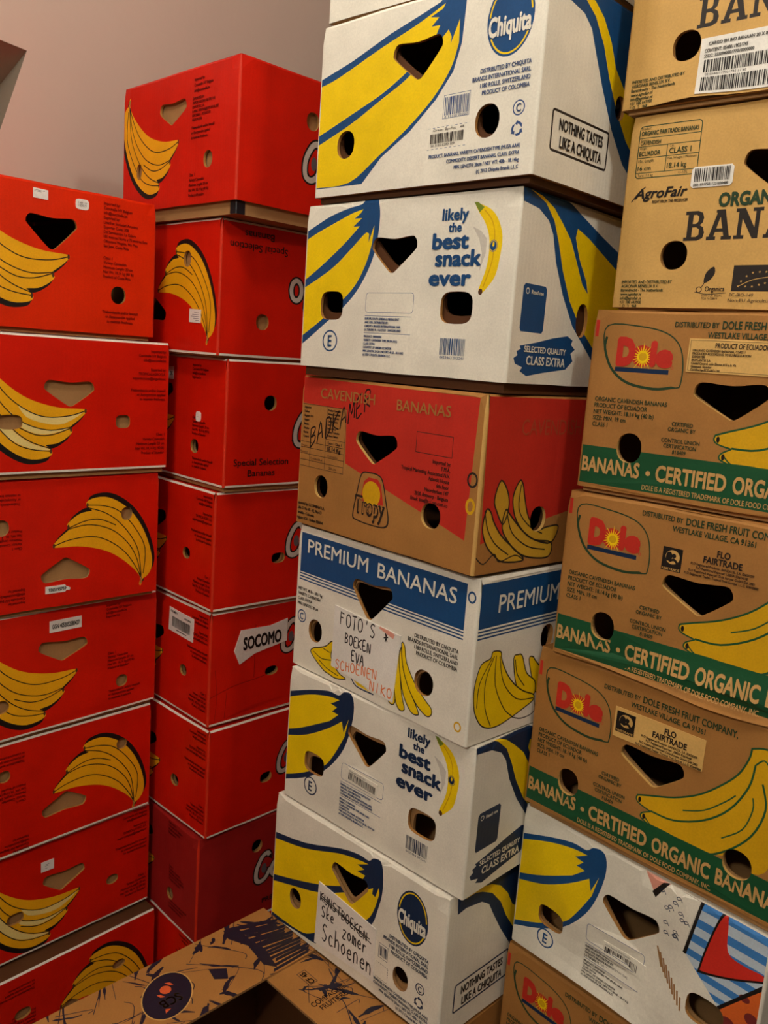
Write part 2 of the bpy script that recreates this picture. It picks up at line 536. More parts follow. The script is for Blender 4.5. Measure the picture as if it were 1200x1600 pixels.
foot = P0 + upA * z_lo
head = P0 + upA * z_hi
mb = MB()
a = foot + tA * T_HI; b = head + tA * T_HI
r1 = Vector((a.x, a.y, 0)); dM = nA
mb.add([r1, r1 + dM * 4.6, r1 + dM * 4.6 + Vector((0, 0, CEIL)), Vector((r1.x, r1.y, CEIL))], [(0, 1, 2, 3)], 'w')
structure('wall_back', mb, wallm)
mb = MB()
q = r1 + dM * 4.6
q2 = q - tA * (T_HI - T_LO)
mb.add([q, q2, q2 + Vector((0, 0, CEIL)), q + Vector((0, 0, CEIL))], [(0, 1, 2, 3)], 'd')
structure('wall_right', mb, wallm)
mb = MB()
e = foot + tA * T_LO
e = Vector((e.x, e.y, 0))
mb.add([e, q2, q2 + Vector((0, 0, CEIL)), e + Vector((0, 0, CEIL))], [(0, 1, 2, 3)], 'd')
structure('wall_front', mb, wallm)
mb = MB()
mb.add([e, r1, q, q2], [(0, 1, 2, 3)], 'f')
structure('floor', mb, wallm)
mb = MB()
up = Vector((0, 0, CEIL))
mb.add([e + up, r1 + up, q + up, q2 + up], [(0, 3, 2, 1)], 'c')
structure('ceiling', mb, wallm)


# ------------------------------------------------------------------ things
def thing(name, label, cat, loc, rz=0, group=None):
    o = bpy.data.objects.new(name, None)
    o.empty_display_size = .05
    C.objects.link(o)
    o.location = loc
    o.rotation_euler = (0, 0, rz)
    o['label'] = label
    o['category'] = cat
    if group:
        o['group'] = group
    return o


# bare warm bulbs in simple holders on the ceiling: the second and third are added out of view to brighten the stacks
lm = {}
M_, nt_, b_ = nodes('lamp_metal'); b_.inputs['Base Color'].default_value = (.8, .8, .78, 1); lm['metal'] = M_
M_, nt_, b_ = nodes('lamp_bulb'); b_.inputs['Base Color'].default_value = (.9, .88, .8, 1)
b_.inputs['Emission Color'].default_value = (*LAMP_COLOR, 1); b_.inputs['Emission Strength'].default_value = 6.0; lm['bulb'] = M_


def lathe(prof, k, n=28):
    mb = MB()
    v = [(r * math.cos(2 * PI * i / n), r * math.sin(2 * PI * i / n), z) for r, z in prof for i in range(n)]
    mb.add(v, [(j * n + i, (j + 1) * n + i, (j + 1) * n + (i + 1) % n, j * n + (i + 1) % n) for j in range(len(prof) - 1) for i in range(n)], k)
    return mb


for (lx, ly, pw), lab in zip(LAMPS, ('bare ceiling bulb above the red stacks', 'added unseen ceiling bulb in front of the white and brown stacks', 'added unseen ceiling bulb farthest from the stacks')):
    lamp = thing('ceiling_lamp', lab, 'lamp', (lx, ly, CEIL), 0, 'ceiling bulbs')
    lathe([(.001, -.002), (.055, -.002), (.055, -.022), (.03, -.03), (.022, -.05), (.022, -.075), (.001, -.075)], 'metal').build('lamp_holder', lamp, lm)
    lathe([(.012, -.075), (.016, -.09), (.03, -.115), (.033, -.132), (.026, -.152), (.012, -.162), (.001, -.164)], 'bulb').build('bulb', lamp, lm)
    ld = bpy.data.lights.new('bulb_light', 'POINT')
    ld.shadow_soft_size = .055; ld.energy = pw; ld.color = LAMP_COLOR
    lo = bpy.data.objects.new('bulb_light', ld)
    C.objects.link(lo)
    lo.location = (lx, ly, CEIL - .13)

# ------------------------------------------------------------------ the banana carton: printed outer sleeve over an inner tray
L0 = 520.0


def carton(key, label, loc, yaw, H, Wd=395.0, Ld=L0, base='white', corner=None, front=None, side=None, fholes=(), sholes=(), rot=False,
           gap=6.0, group=None, cat='box', amp=.9, bulge=0.0, sag=None, rimcol='kraft', topwin=None, tray='inner', name='banana_box', shift=(1, 2), edge=None, dents=(), scale=1.0, topcol=None):
    root = thing(name, label, cat, loc, math.radians(yaw), group)
    root.scale = (scale,) * 3
    corner = corner or base
    sd = sum(ord(c) * (i + 3) for i, c in enumerate(key)) % 97
    W_, L_, R_ = Wd, Ld, 4.0

    def wob(u, v, w, f):
        k = math.sin(PI * min(max(u / w, 0), 1)) ** .5
        d = amp * k * noise.noise(Vector((u * .0065, v * .0065, sd + f * 7.3))) * 1.6
        d += bulge * math.sin(PI * min(max(u / w, 0), 1)) * math.sin(PI * min(max(v / H, 0), 1))
        if v > H - 4:
            d -= 2.6 * min(1, (v - H + 4) / 4) ** 1.6
        dv = 0
        e = (abs(v / H - .5) * 2) ** 3
        dv += amp * k * 1.2 * noise.noise(Vector((u * .012, 3.1 + (v > H / 2) * 5, sd + f * 3.7))) * e
        if f == 0:
            if sag:
                uc, wd, dz, do = sag
                g = math.exp(-((u - uc) / wd) ** 2) * max(0, 1 - v / 60.0) ** 1.5
                dv -= dz * g; d += do * g
            for (du, dvv, rad, dep) in dents:
                d += dep * math.exp(-((u - du) ** 2 + (v - dvv) ** 2) / rad ** 2)
        return d, dv

    def mk(f):
        w = W_ if f % 2 == 0 else L_

        def place(u, v, d):
            dd, dv = wob(u, v, w, f)
            d = d + dd; v = v + dv
            if f == 0:
                p = (-W_ / 2 + u, -L_ / 2 - d)
            elif f == 1:
                p = (W_ / 2 + d, -L_ / 2 + u)
            elif f == 2:
                p = (W_ / 2 - u, L_ / 2 + d)
            else:
                p = (-W_ / 2 - d, L_ / 2 - u)
            return (p[0] / 1000, p[1] / 1000, v / 1000)
        return place
    mb = MB()
    art_e = lambda w: ([('X', edge, 0, 0, w, 4.0), ('X', edge, 0, H - 4.0, w, H)] if edge else [])
    panel(mb, W_, H, base, (front or []) + art_e(W_), list(fholes), mk(0), rot, rim=rimcol, toprow=H - 4)
    panel(mb, L_, H, base, (side or []) + art_e(L_), list(sholes), mk(1), rot, rim=rimcol, toprow=H - 4)
    panel(mb, W_, H, base, art_e(W_), [tri_hole((W_ / 2 - 45, 155), (W_ / 2 + 45, 155), (W_ / 2, 118))], mk(2), rim=rimcol, step=40)
    panel(mb, L_, H, base, art_e(L_), [], mk(3), step=40)
    # rounded vertical corners
    for f in range(4):
        w = W_ if f % 2 == 0 else L_
        cx, cy, a0 = [(W_ / 2, -L_ / 2, -90), (W_ / 2, L_ / 2, 0), (-W_ / 2, L_ / 2, 90), (-W_ / 2, -L_ / 2, 180)][f]
        sx, sy = (-1 if cx > 0 else 1), (-1 if cy > 0 else 1)
        cx, cy = cx + sx * R_, cy + sy * R_
        nv = max(2, int(H / 22))
        v = []
        A0 = mk(f); B0 = mk((f + 1) % 4)
        for j in range(nv + 1):
            z = H * j / nv
            pa = A0(w - R_, z, 0); pb = B0(R_, z, 0)
            for i in range(5):
                t = i / 4
                if i == 0:
                    v.append(pa)
                elif i == 4:
                    v.append(pb)
                else:
                    an = math.radians(a0 + 90 * t)
                    rr_ = R_ if j < nv else R_ - 2.6
                    x = (cx + rr_ * math.cos(an)) / 1000; y = (cy + rr_ * math.sin(an)) / 1000
                    wv = pa[2] * (1 - t) + pb[2] * t
                    v.append((x, y, wv))
        mb.add(v, [(j * 5 + i, j * 5 + i + 1, (j + 1) * 5 + i + 1, (j + 1) * 5 + i) for j in range(nv) for i in range(4)], corner)
    # top board (a window is left when topwin is given) and the cut lower edge
    x0, y0 = W_ / 2000 - .0022, L_ / 2000 - .0022
    zt = H / 1000 - .0004
    if topwin is None:
        mb.add([(-x0, -y0, zt), (x0, -y0, zt), (x0, y0, zt), (-x0, y0, zt)], [(0, 1, 2, 3)], topcol or base)
        mb.box(-x0 + .006, -y0 + .006, zt - .006, x0 - .006, y0 - .006, zt - .003, 'inner')
    t_ = .006
    o_ = [(-x0, -y0), (x0, -y0), (x0, y0), (-x0, y0)]
    i_ = [(-x0 + t_, -y0 + t_), (x0 - t_, -y0 + t_), (x0 - t_, y0 - t_), (-x0 + t_, y0 - t_)]
    v = [(*p, .0004) for p in o_] + [(*p, .0004) for p in i_]
    mb.add(v, [(i, 4 + i, 4 + (i + 1) % 4, (i + 1) % 4) for i in range(4)], edge or rimcol)
    lid = mb.build('lid', root)
    # inner tray: walls behind the sleeve (open behind the hand holes where the photo shows dark), floor, and the strip below the sleeve
    mt = MB()
    ins = 7.5
    iw, il = W_ - 2 * ins, L_ - 2 * ins
    g = gap
    Ht = H - 14 + g

    def tp(f):
        def place(u, v, d):
            d -= ins
            z = v - g
            if f == 0:
                p = (-iw / 2 + u, -L_ / 2 - d)
            elif f == 1:
                p = (W_ / 2 + d, -il / 2 + u)
            elif f == 2:
                p = (iw / 2 - u, L_ / 2 + d)
            else:
                p = (-W_ / 2 - d, il / 2 - u)
            return (p[0] / 1000, p[1] / 1000, z / 1000)
        return place
    def grow(h, e=3.2):
        q = np.array(h); c = q.mean(axis=0); r_ = np.hypot(*(q - c).T)[:, None]
        return q + (q - c) / r_ * e
    openf = [grow(h) for h in fholes if getattr(h, 'open', False)]
    opens = [grow(h) for h in sholes if getattr(h, 'open', False)]
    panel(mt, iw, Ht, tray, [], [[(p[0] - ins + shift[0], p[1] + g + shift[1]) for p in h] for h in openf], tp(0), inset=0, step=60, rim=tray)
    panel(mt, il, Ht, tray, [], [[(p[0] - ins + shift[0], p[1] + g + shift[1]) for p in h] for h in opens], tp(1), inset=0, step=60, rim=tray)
    for f in (2, 3):
        w = iw if f == 2 else il
        P_ = tp(f)
        mt.add([P_(0, 0, 0), P_(w, 0, 0), P_(w, Ht, 0), P_(0, Ht, 0)], [(0, 1, 2, 3)], tray)
    zb = (-g + .3) / 1000
    x0, y0 = iw / 2000, il / 2000
    mt.add([(-x0, -y0, zb), (x0, -y0, zb), (x0, y0, zb), (-x0, y0, zb)], [(0, 3, 2, 1)], tray)
    mt.build('inner_tray', root)
    root['front'] = 0
    del root['front']
    return root, mk, mb


class Hole(list):
    open = False


def H_(pts, o=False):
    h = Hole(pts)
    h.open = o
    return h


def tri(l, r, a, o=False):
    return H_(tri_hole(l, r, a), o)


def rnd(cu, cv, ru, rv, o=False, p=2.2):
    return H_(ell(cu, cv, ru, rv, 24, p), o)


def label_on(root, place, name, u0, v0, u1, v1, art, base='paper', label=None, rotdeg=0, d0=1.0, pts=None):
    """a paper label or note stuck on a carton: thin sheet with its own print, a part of the carton"""
    mb = MB()
    w, h = u1 - u0, v1 - v0
    c, s = math.cos(math.radians(rotdeg)), math.sin(math.radians(rotdeg))
    if pts:
        ou = pts
    else:
        ou = [(0, 0), (w, 0), (w, h), (0, h)]

    def pl(u, v, d):
        x, y = u - w / 2, v - h / 2
        return place((u0 + u1) / 2 + x * c - y * s, (v0 + v1) / 2 + x * s + y * c, d + d0)
    dense = []
    for (a, b), (e, f) in zip(ou, ou[1:] + ou[:1]):
        n = max(1, int(math.hypot(e - a, f - b) / 15))
        dense += [(a + (e - a) * i / n, b + (f - b) * i / n) for i in range(n)]
    panel(mb, w, h, base, art, [], pl, outline=dense, step=15, lift=.3)
    n = len(dense)
    mb.add([pl(*p, 0) for p in dense] + [pl(*p, -d0 * .9) for p in dense], [(i, n + i, n + (i + 1) % n, (i + 1) % n) for i in range(n)], base)
    o = mb.build(name, root)
    if label:
        o['label'] = label
    return o


# ------------------------------------------------------------------ prints
def T(col, s, u0, v, u1, cap, bold=0.0, shear=0, align='L'):
    return ('T', col, s, u0, v, u1, cap, bold, shear, align)


def para(col, lines, u, v, dv, cap, align='L', bold=0.0):
    return [T(col, s, u, v - i * dv, None, cap, bold, 0, align) for i, s in enumerate(lines) if s]


# --- red cartons: a hand of bananas with black drop shadow (drawn as on the cartons that stand upside down, then turned)
BUN = [(238, 195), (250, 202), (276, 204), (303, 194), (331, 173), (353, 145), (370, 111), (381, 73), (380, 48), (370, 34), (361, 29), (357, 16), (353, 20), (355, 33), (339, 54),
       (311, 78), (283, 95), (251, 106), (220, 112), (194, 113), (175, 114), (173, 119), (187, 133), (204, 146), (203, 150), (200, 156), (212, 167), (229, 176), (250, 179), (241, 185)]
BL = [[(241, 185), (274, 174), (303, 155), (331, 124), (350, 88), (357, 40)], [(204, 147), (240, 152), (274, 145), (303, 130), (331, 102), (348, 70), (356, 35)],
      [(240, 190), (276, 186), (309, 172), (343, 135), (365, 92), (362, 40)], [(175, 117), (206, 126), (250, 128), (285, 116), (320, 90), (345, 56), (356, 33)],
      [(204, 149), (237, 160), (268, 160), (300, 146)], [(357, 40), (358, 24)]]


def red_bunch(off=(0, 0), hl=False, W=395.0, H=246.0):
    f = lambda p: (W - p[0] + off[0], 246 - p[1] + off[1])
    a = []
    a.append(('P', 'black', [f((p[0] + 5.5, p[1] + 8.5)) for p in BUN], True))
    a.append(('P', 'black', [f((p[0] + 2.5, p[1] + 4)) for p in BUN], True))
    a.append(('P', 'orange', [f(p) for p in BUN], True))
    if hl:
        for q in ([(241, 187), (274, 176), (303, 157), (331, 126), (346, 96), (350, 120), (331, 150), (303, 174), (270, 186)], [(206, 148), (240, 153), (274, 146), (300, 133), (316, 116), (300, 142), (268, 158), (237, 158)],
                  [(177, 118), (206, 127), (250, 129), (285, 117), (300, 106), (285, 128), (250, 140), (215, 140)]):
            a.append(('P', 'cream', [f(p) for p in q], True))
    for l in BL:
        a.append(('S', 'black', 1.9, [f(p) for p in l], True))
    for tipp in ((240, 190), (202, 151), (174, 117)):
        x, y = f(tipp)
        a.append(('E', 'brown', x - .5, y, 2.2, 4.5))
    x, y = f((356, 20))
    a.append(('S', 'kraftdark', 3.0, [(x, y), f((358, 34))]))
    return a


IMP = ['Imported by:', 'Coccinelle NV Belgium', 'info@coccinelle.be']
EXP = ['Exported by:', 'TROPICALAGRO S.A.', 'exportaciones@organics.ec']
THI = ['Thiabendazole and/or Imazalil', 'or Azoxystrobin applied', 'to maintain freshness.']
CLS = ['Class: 1', 'Variety: Cavendish', 'Minimum Length: 20 cm', 'Net Wt. 18,14 kg (40 lb)', 'Product of Ecuador']


def red_text(style, country='Ecuador'):
    c = 'redink'
    cls = CLS[:4] + ['Product of ' + country]
    a = []
    if style == 'A1':
        a += para(c, IMP + ['Exported by:', 'Linarfrut Sociedad Anonima', 'Exporter Code: 308', 'Del Servicentro La Galera', '100 metros Norte y 75 metros Este', 'Oficentro Meqsim, 4to Piso,', 'San Jose, Costa Rica'], 287, 229, 8.2, 5.0, bold=.02)
        a += para(c, cls, 287, 134, 8.2, 5.0, bold=.02)
        a += para(c, THI, 322, 38, 8.5, 5.0, 'C', .02)
    elif style == 'R':
        a += para(c, IMP, 386, 225, 8.5, 5.2, 'R', .02) + para(c, EXP, 386, 190, 8.5, 5.2, 'R', .02) + para(c, THI, 386, 150, 8.5, 5.2, 'R', .02) + para(c, cls, 386, 64, 9, 5.2, 'R', .02)
    elif style == 'L':
        a += para(c, IMP + ['Exported by:'], 275, 227, 8, 5, bold=.02) + para(c, cls, 280, 124, 8, 5, bold=.02) + para(c, THI, 282, 42, 8, 5, bold=.02)
    elif style == 'R1':
        a += para(c, IMP, 256, 214, 9.5, 5.2, bold=.02)
        a += para(c, ['EXPORTED BY', 'EXPORTADORA DE FRUTAS', 'EXPORTAL S.A.', 'E-MAIL: VENTAS@EXPORTAL.BIZ', 'MACHALA - ECUADOR', 'GUAYAQUIL'], 252, 182, 7.2, 4.6, bold=.02)
        a += para(c, THI, 250, 132, 8.5, 5, bold=.02) + para(c, cls, 247, 50, 9, 5.2, bold=.02)
    return a


def script_c(u, v, s=1.0):
    """the outlined lettering at the beginning of the big word on the long side of the red cartons"""
    pts = [(u + 22 * s, v + 26 * s), (u + 16 * s, v + 34 * s), (u + 2 * s, v + 28 * s), (u - 12 * s, v + 2 * s), (u - 12 * s, v - 24 * s), (u, v - 32 * s), (u + 14 * s, v - 26 * s), (u + 24 * s, v - 10 * s)]
    o = [(u + 44 * s + 15 * s * math.cos(t), v - 12 * s + 19 * s * math.sin(t)) for t in [i * PI / 6 for i in range(13)]]
    return [('S', 'black', 17 * s, pts, True), ('S', 'black', 16 * s, o, True), ('S', 'grey', 10 * s, pts, True), ('S', 'grey', 9 * s, o, True), ('E', 'greyink', u + 8 * s, v - 2 * s, 7 * s, 12 * s)]


def red_side(c=None, text=False, pre=False):
    a = script_c(*c) if c else []
    # the end of the word, mirrored on the other half of the panel
    if c:
        a += [('S', 'black', 16, [(340 + 13 * math.cos(t), c[1] - 6 + 19 * math.sin(t)) for t in [i * PI / 6 for i in range(13)]], True),
              ('S', 'grey', 9, [(340 + 13 * math.cos(t), c[1] - 6 + 19 * math.sin(t)) for t in [i * PI / 6 for i in range(13)]], True),
              ('S', 'black', 15, [(312, c[1] - 22), (316, c[1] + 30)]), ('S', 'grey', 8, [(312, c[1] - 20), (316, c[1] + 28)])]
    if text:
        a += [T('black', 'Special Selection', 22, 42, 155, 13, .012), T('black', 'Bananas', 56, 20, 122, 13, .012),
              T('black', 'Special Selection', 366, 38, 500, 13, .012), T('black', 'Bananas', 400, 15, 468, 13, .012)]
    if pre:
        a += [T('black', 'PREMIUM BANANAS', 172, 24, 345, 11, .03)]
    return a


# --- white cartons with the blue-tipped banana
def part_smooth(pts, i, j):
    # smooth outline except for the ragged tip between points i and j
    return smooth(pts[:i], False, 4) + list(pts[i:j]) + smooth(pts[j:], False, 4)


def claw(blue, b, y1, y2, s1, s2):
    return [('P', blue, b, True), ('P', 'yellow', part_smooth(y1, *s1)), ('P', 'yellow', part_smooth(y2, *s2))]


K_B = [(-25, 188), (0, 200), (26, 211), (55, 222), (90, 230), (118, 234), (123, 240), (146, 240), (152, 233), (155, 217), (154, 194), (149, 168), (137, 141), (117, 113), (90, 89), (56, 67), (26, 47), (0, 31), (-25, 18)]
K_1 = [(0, 188), (27, 199), (62, 211), (96, 222), (121, 227), (116, 222), (104, 215), (119, 215), (102, 204), (115, 204), (88, 183), (54, 160), (25, 142), (0, 128)]
K_2 = [(0, 117), (32, 131), (67, 149), (100, 173), (122, 190), (130, 195), (135, 193), (135, 181), (143, 200), (145, 204), (142, 179), (133, 153), (116, 125), (92, 103), (49, 73), (0, 44)]
D_B = [(-25, 176), (0, 186), (52, 205), (95, 217), (119, 217), (130, 226), (146, 228), (154, 216), (154, 189), (143, 145), (126, 113), (96, 79), (49, 48), (0, 26), (-25, 14)]
D_1 = [(0, 176), (53, 197), (96, 208), (122, 210), (102, 198), (117, 196), (106, 186), (121, 185), (102, 168), (38, 134), (0, 118)]
D_2 = [(0, 107), (49, 125), (99, 154), (130, 177), (135, 160), (145, 186), (138, 154), (117, 115), (95, 87), (48, 57), (0, 35)]
Q1_B = [(-25, 158), (0, 164), (68, 180), (140, 202), (201, 217), (228, 224), (240, 236), (268, 236), (272, 219), (271, 198), (269, 168), (258, 136), (232, 106), (189, 72), (137, 44), (101, 12), (96, 12), (-25, 12)]
Q1_1 = [(0, 155), (39, 162), (124, 187), (187, 204), (226, 217), (237, 221), (233, 215), (212, 209), (227, 206), (215, 197), (230, 196), (224, 185), (201, 163), (171, 146), (130, 127), (73, 109), (0, 86)]
Q1_2 = [(0, 73), (74, 97), (130, 120), (177, 140), (206, 162), (236, 181), (245, 188), (251, 178), (250, 170), (263, 197), (264, 169), (253, 140), (226, 108), (183, 76), (131, 46), (74, 16), (0, 14)]
Q6_B = [(-25, 156), (0, 160), (82, 177), (168, 207), (209, 216), (230, 216), (240, 225), (256, 227), (263, 207), (264, 176), (257, 144), (248, 117), (226, 92), (186, 62), (134, 19), (116, 9), (78, 6), (0, -4), (-25, -8)]
Q6_1 = [(0, 148), (83, 167), (163, 196), (205, 206), (230, 210), (206, 198), (222, 197), (207, 187), (225, 188), (218, 176), (227, 172), (173, 143), (124, 121), (55, 96), (0, 78)]
Q6_2 = [(0, 66), (56, 84), (118, 104), (174, 132), (235, 170), (244, 177), (243, 166), (250, 164), (256, 183), (258, 173), (252, 149), (237, 119), (195, 88), (118, 28), (78, 10), (0, 6)]
BAN = [(323, 222), (332, 221), (350, 213), (362, 200), (370, 180), (369, 156), (364, 132), (352, 117), (345, 111), (340, 113), (340, 118), (348, 139), (351, 160), (349, 181), (341, 198), (331, 210)]


def circ_letter(col, ch, u, v, r, w=2.4):
    return [('R', col, w, u, v, r, r), T(col, ch, u, v - r * .5, None, r, .03, 0, 'C')]


def snack(b, y, blue='blue', barcode=True, slogan=True, cls='blueink'):
    a = claw(blue, *y)
    if slogan:
        a += [T(blue, 'likely', 270, 204, 314, 14, .06), T(blue, 'the', 282, 189, 304, 11, .06), T(blue, 'best', 256, 168, 318, 19, .075),
              T(blue, 'snack', 263, 146, 340, 19, .075), T(blue, 'ever', 254, 121, 326, 19, .075)]
        a += [('P', 'grey', [(322, 194), (336, 188), (346, 178), (346, 160), (338, 138), (340, 160), (334, 178)]), ('P', 'yellow', BAN, True), ('P', 'leafgreen', [(321, 224), (327, 224), (338, 217), (331, 211)]),
              ('E', 'brown', 342.5, 112.5, 3.4, 4), ('S', 'gold', 1.5, [(338, 214), (352, 200), (358, 180), (357, 150), (346, 118)], True), ('E', blue, 357, 169, 6.5, 7.5), ('R', 'yellow', .8, 357, 169, 5.8, 6.8), ('E', 'yellow', 357, 171, 1.6, 3)]
        a += [('BC', blue, 283, 30, 325, 52), T(blue, '0425463 073241', 284, 25, 324, 3.4)]
    a += [('XO', 'blueink', 137, 83, 230, 111, .7, 5), ('X', 'blueink', 137, 78, 228, 78.7), ('X', 'blueink', 137, 54, 228, 54.7)]
    a += circ_letter(blue, 'E', 66, 40, 16)
    a += para(cls, ['EUROPE, SOUTH AMERICA, MIDDLE EAST', 'AND ASIA, DISTRIBUTED BY:', 'CHIQUITA BRANDS INTERNATIONAL SARL', 'LA TUILIERE 18, 1163 ETOY - SWITZERLAND'], 138, 73, 5.2, 3.0, bold=.03)
    a += para(cls, ['PRODUCT: BANANAS', 'VARIETY: CAVENDISH TYPE (MUSA AAA)', 'CLASS: EXTRA', 'COUNTRY OF ORIGIN: ECUADOR', 'MIN. LENGTH: 20 CM / NET WT: 40 LB - 18.14 KG', '(c) 2020 CHIQUITA BRANDS L.L.C.'], 138, 48, 5.2, 3.0, bold=.03)
    return a


def snack_side(blue='blue', dv=0, h=239):
    base = [(0, 242), (300, 242), (300, 20), (225, 20), (199, 42), (145, 81), (113, 119), (88, 159), (75, 192), (62, 207), (38, 218), (0, 222)]
    y1 = [(19, 238), (44, 234), (72, 224), (95, 209), (119, 191), (139, 165), (159, 138), (176, 127), (169, 143), (145, 170), (130, 196), (133, 208), (164, 199), (241, 170), (300, 150), (300, 30), (232, 36), (194, 62), (163, 83), (132, 113), (107, 150), (90, 184), (75, 209), (52, 227)]
    wh = [(100, 242), (140, 226), (200, 206), (300, 176), (300, 242)]
    a = [('P', blue, base), ('P', 'yellow', y1), ('P', 'white', wh)]
    lab = [(22, 66), (70, 66), (73, 70), (74, 122), (70, 126), (24, 126), (20, 122), (19, 70)]
    a += [('P', blue, lab), T('white', 'Read me', 38, 114, 66, 5, .02), ('R', 'white', 1.2, 30, 117, 4, 4)]
    br = [(12, 32), (20, 36), (17, 41), (26, 44), (23, 48), (60, 54), (100, 62), (136, 67), (150, 62), (147, 56), (158, 50), (148, 44), (155, 34), (138, 22), (80, 15), (44, 10), (28, 16), (33, 21), (16, 25)]
    a += [('P', blue, br), T('white', 'SELECTED QUALITY', 33, 41, 134, 7.5, .035), T('white', 'CLASS EXTRA', 40, 25, 134, 11, .035)]
    return a


def oval_logo(u, v, blue, ru=34, rv=44):
    return [('E', blue, u, v, ru, rv), ('R', 'yellow', 2.2, u, v, ru - 2.5, rv - 2.8), ('P', blue, [(u - ru * .87, v - 19), (u + ru * .87, v - 19), (u + ru * .97, v + 5), (u - ru * .97, v + 5)]),
            T('white', 'Chiquita', u - ru + 3, v - 17, u + ru - 3, 21, .07)]


DIST = ['DISTRIBUTED BY CHIQUITA', 'BRANDS INTERNATIONAL SARL', '1180 ROLLE, SWITZERLAND', 'PRODUCT OF COLOMBIA']


def recycle(col, u, v, r):
    a = []
    for k in range(3):
        t = 2 * PI * k / 3 + .5
        p = [(u + r * math.cos(t + d), v + r * math.sin(t + d)) for d in (0, .5, 1.0)]
        a.append(('S', col, r * .42, p, True))
        e = t + 1.25
        a.append(('P', col, [(u + r * .55 * math.cos(e - .2), v + r * .55 * math.sin(e - .2)), (u + r * 1.45 * math.cos(e - .2), v + r * 1.45 * math.sin(e - .2)), (u + r * math.cos(e + .35), v + r * math.sin(e + .35))]))
    return a


def oval_front(big):
    if big:
        a = claw('blue', Q1_B, Q1_1, Q1_2, (6, 12), (7, 10)) + oval_logo(343, 182, 'blue', 35, 43)
        a[0] = ('P', 'blue', Q1_B, False)
        a += para('blueink', DIST, 380, 126, 8.6, 5.0, 'R', .03)
        a += [('BC', 'blueink', 249, 84, 289, 106), ('XO', 'blueink', 246, 80, 290, 109, .6), T('blueink', '0 11110 02020', 250, 80.6, 288, 2.6)]
        for i in range(9):
            a += [('X', 'blueink', 223 + i * 7.6, 70.4, 227 + i * 7.6, 71), ('X', 'blueink', 223 + i * 7.6, 44, 227 + i * 7.6, 44.6)]
        a += [('BC', 'ink', 228, 51, 284, 63), T('ink', 'Green By-Pac   48', 232, 66, 284, 3), T('ink', '50 3185 8290 109', 230, 47, 270, 3)]
        a += circ_letter('blueink', 'C', 367, 78, 9, 1.6) + recycle('blueink', 367, 54, 7)
        a += para('blueink', ['PRODUCT: BANANAS, VARIETY: CAVENDISH TYPE (MUSA AAA)', 'COMMODITY: DESSERT BANANAS, CLASS: EXTRA', 'MIN. LENGTH: 20cm / NET WT: 40lb - 18.14kg', '(c) 2012 Chiquita Brands L.L.C'], 374, 33, 8.2, 4.2, 'R', .03)
    else:
        a = claw('navy', Q6_B, Q6_1, Q6_2, (5, 11), (6, 10)) + oval_logo(328, 170, 'navy', 31, 43)
        a += para('navy', DIST, 366, 116, 8.2, 5.2, 'R', .03)
        a += [('BC', 'navy', 267, 74, 283, 92), ('XO', 'navy', 265, 70, 285, 95, .7)]
        for i in range(6):
            a += [('X', 'ink', 262 + i * 4.5, 60, 264.5 + i * 4.5, 60.8), ('X', 'ink', 262 + i * 4.5, 34, 264.5 + i * 4.5, 34.8), ('X', 'ink', 287, 36 + i * 4.2, 287.8, 38.5 + i * 4.2)]
        a += circ_letter('navy', 'C', 354, 67, 9, 1.8) + recycle('navy', 354, 44, 7.5)
        a += para('navy', ['PRODUCT: BANANAS, VARIETY: CAVENDISH TYPE (MUSA AAA)', 'COMMODITY: DESSERT BANANAS, CLASS: EXTRA', 'MIN. LENGTH: 20cm / NET WT: 40lb - 18.14kg', '(c) 2012 Chiquita Brands L.L.C'], 374, 28, 7, 4.2, 'R', .03)
    return a


def oval_side(blue):
    base = [(21, 242), (21, 203), (40, 206), (77, 200), (96, 188), (110, 165), (133, 130), (166, 86), (203, 50), (260, 20), (330, 20), (330, 242)]
    y1 = [(36, 222), (60, 222), (76, 217), (102, 204), (127, 178), (146, 146), (172, 112), (205, 80), (262, 44), (330, 40), (330, 90), (210, 122), (160, 160), (144, 186), (122, 208), (99, 220), (74, 226), (50, 226)]
    a = [('P', blue, base), ('P', 'yellow', y1)]
    w = 3.0
    a += [('XO', blue if blue == 'navy' else 'ink', 20 + 10, 33, 163, 82, w, 5)]
    c = 'ink'
    a += [T(c, 'NOTHING TASTES', 46, 60, 148, 13, .045), T(c, 'LIKE A CHIQUITA', 50, 40, 148, 13, .045)]
    return a


# --- kraft cartons of the front stack
LEAF = [(22, 221), (68, 221), (105, 214), (125, 199), (133, 175), (133, 150), (127, 145), (97, 142), (59, 147), (34, 164), (20, 191)]
GB = [(187, 91), (203, 97), (239, 111), (272, 130), (298, 154), (317, 176), (327, 200), (329, 215), (348, 221), (372, 214), (376, 160), (372, 80), (353, 58), (332, 70), (305, 60), (274, 57), (240, 58), (208, 57), (196, 62), (197, 69), (209, 77), (192, 80), (186, 85)]


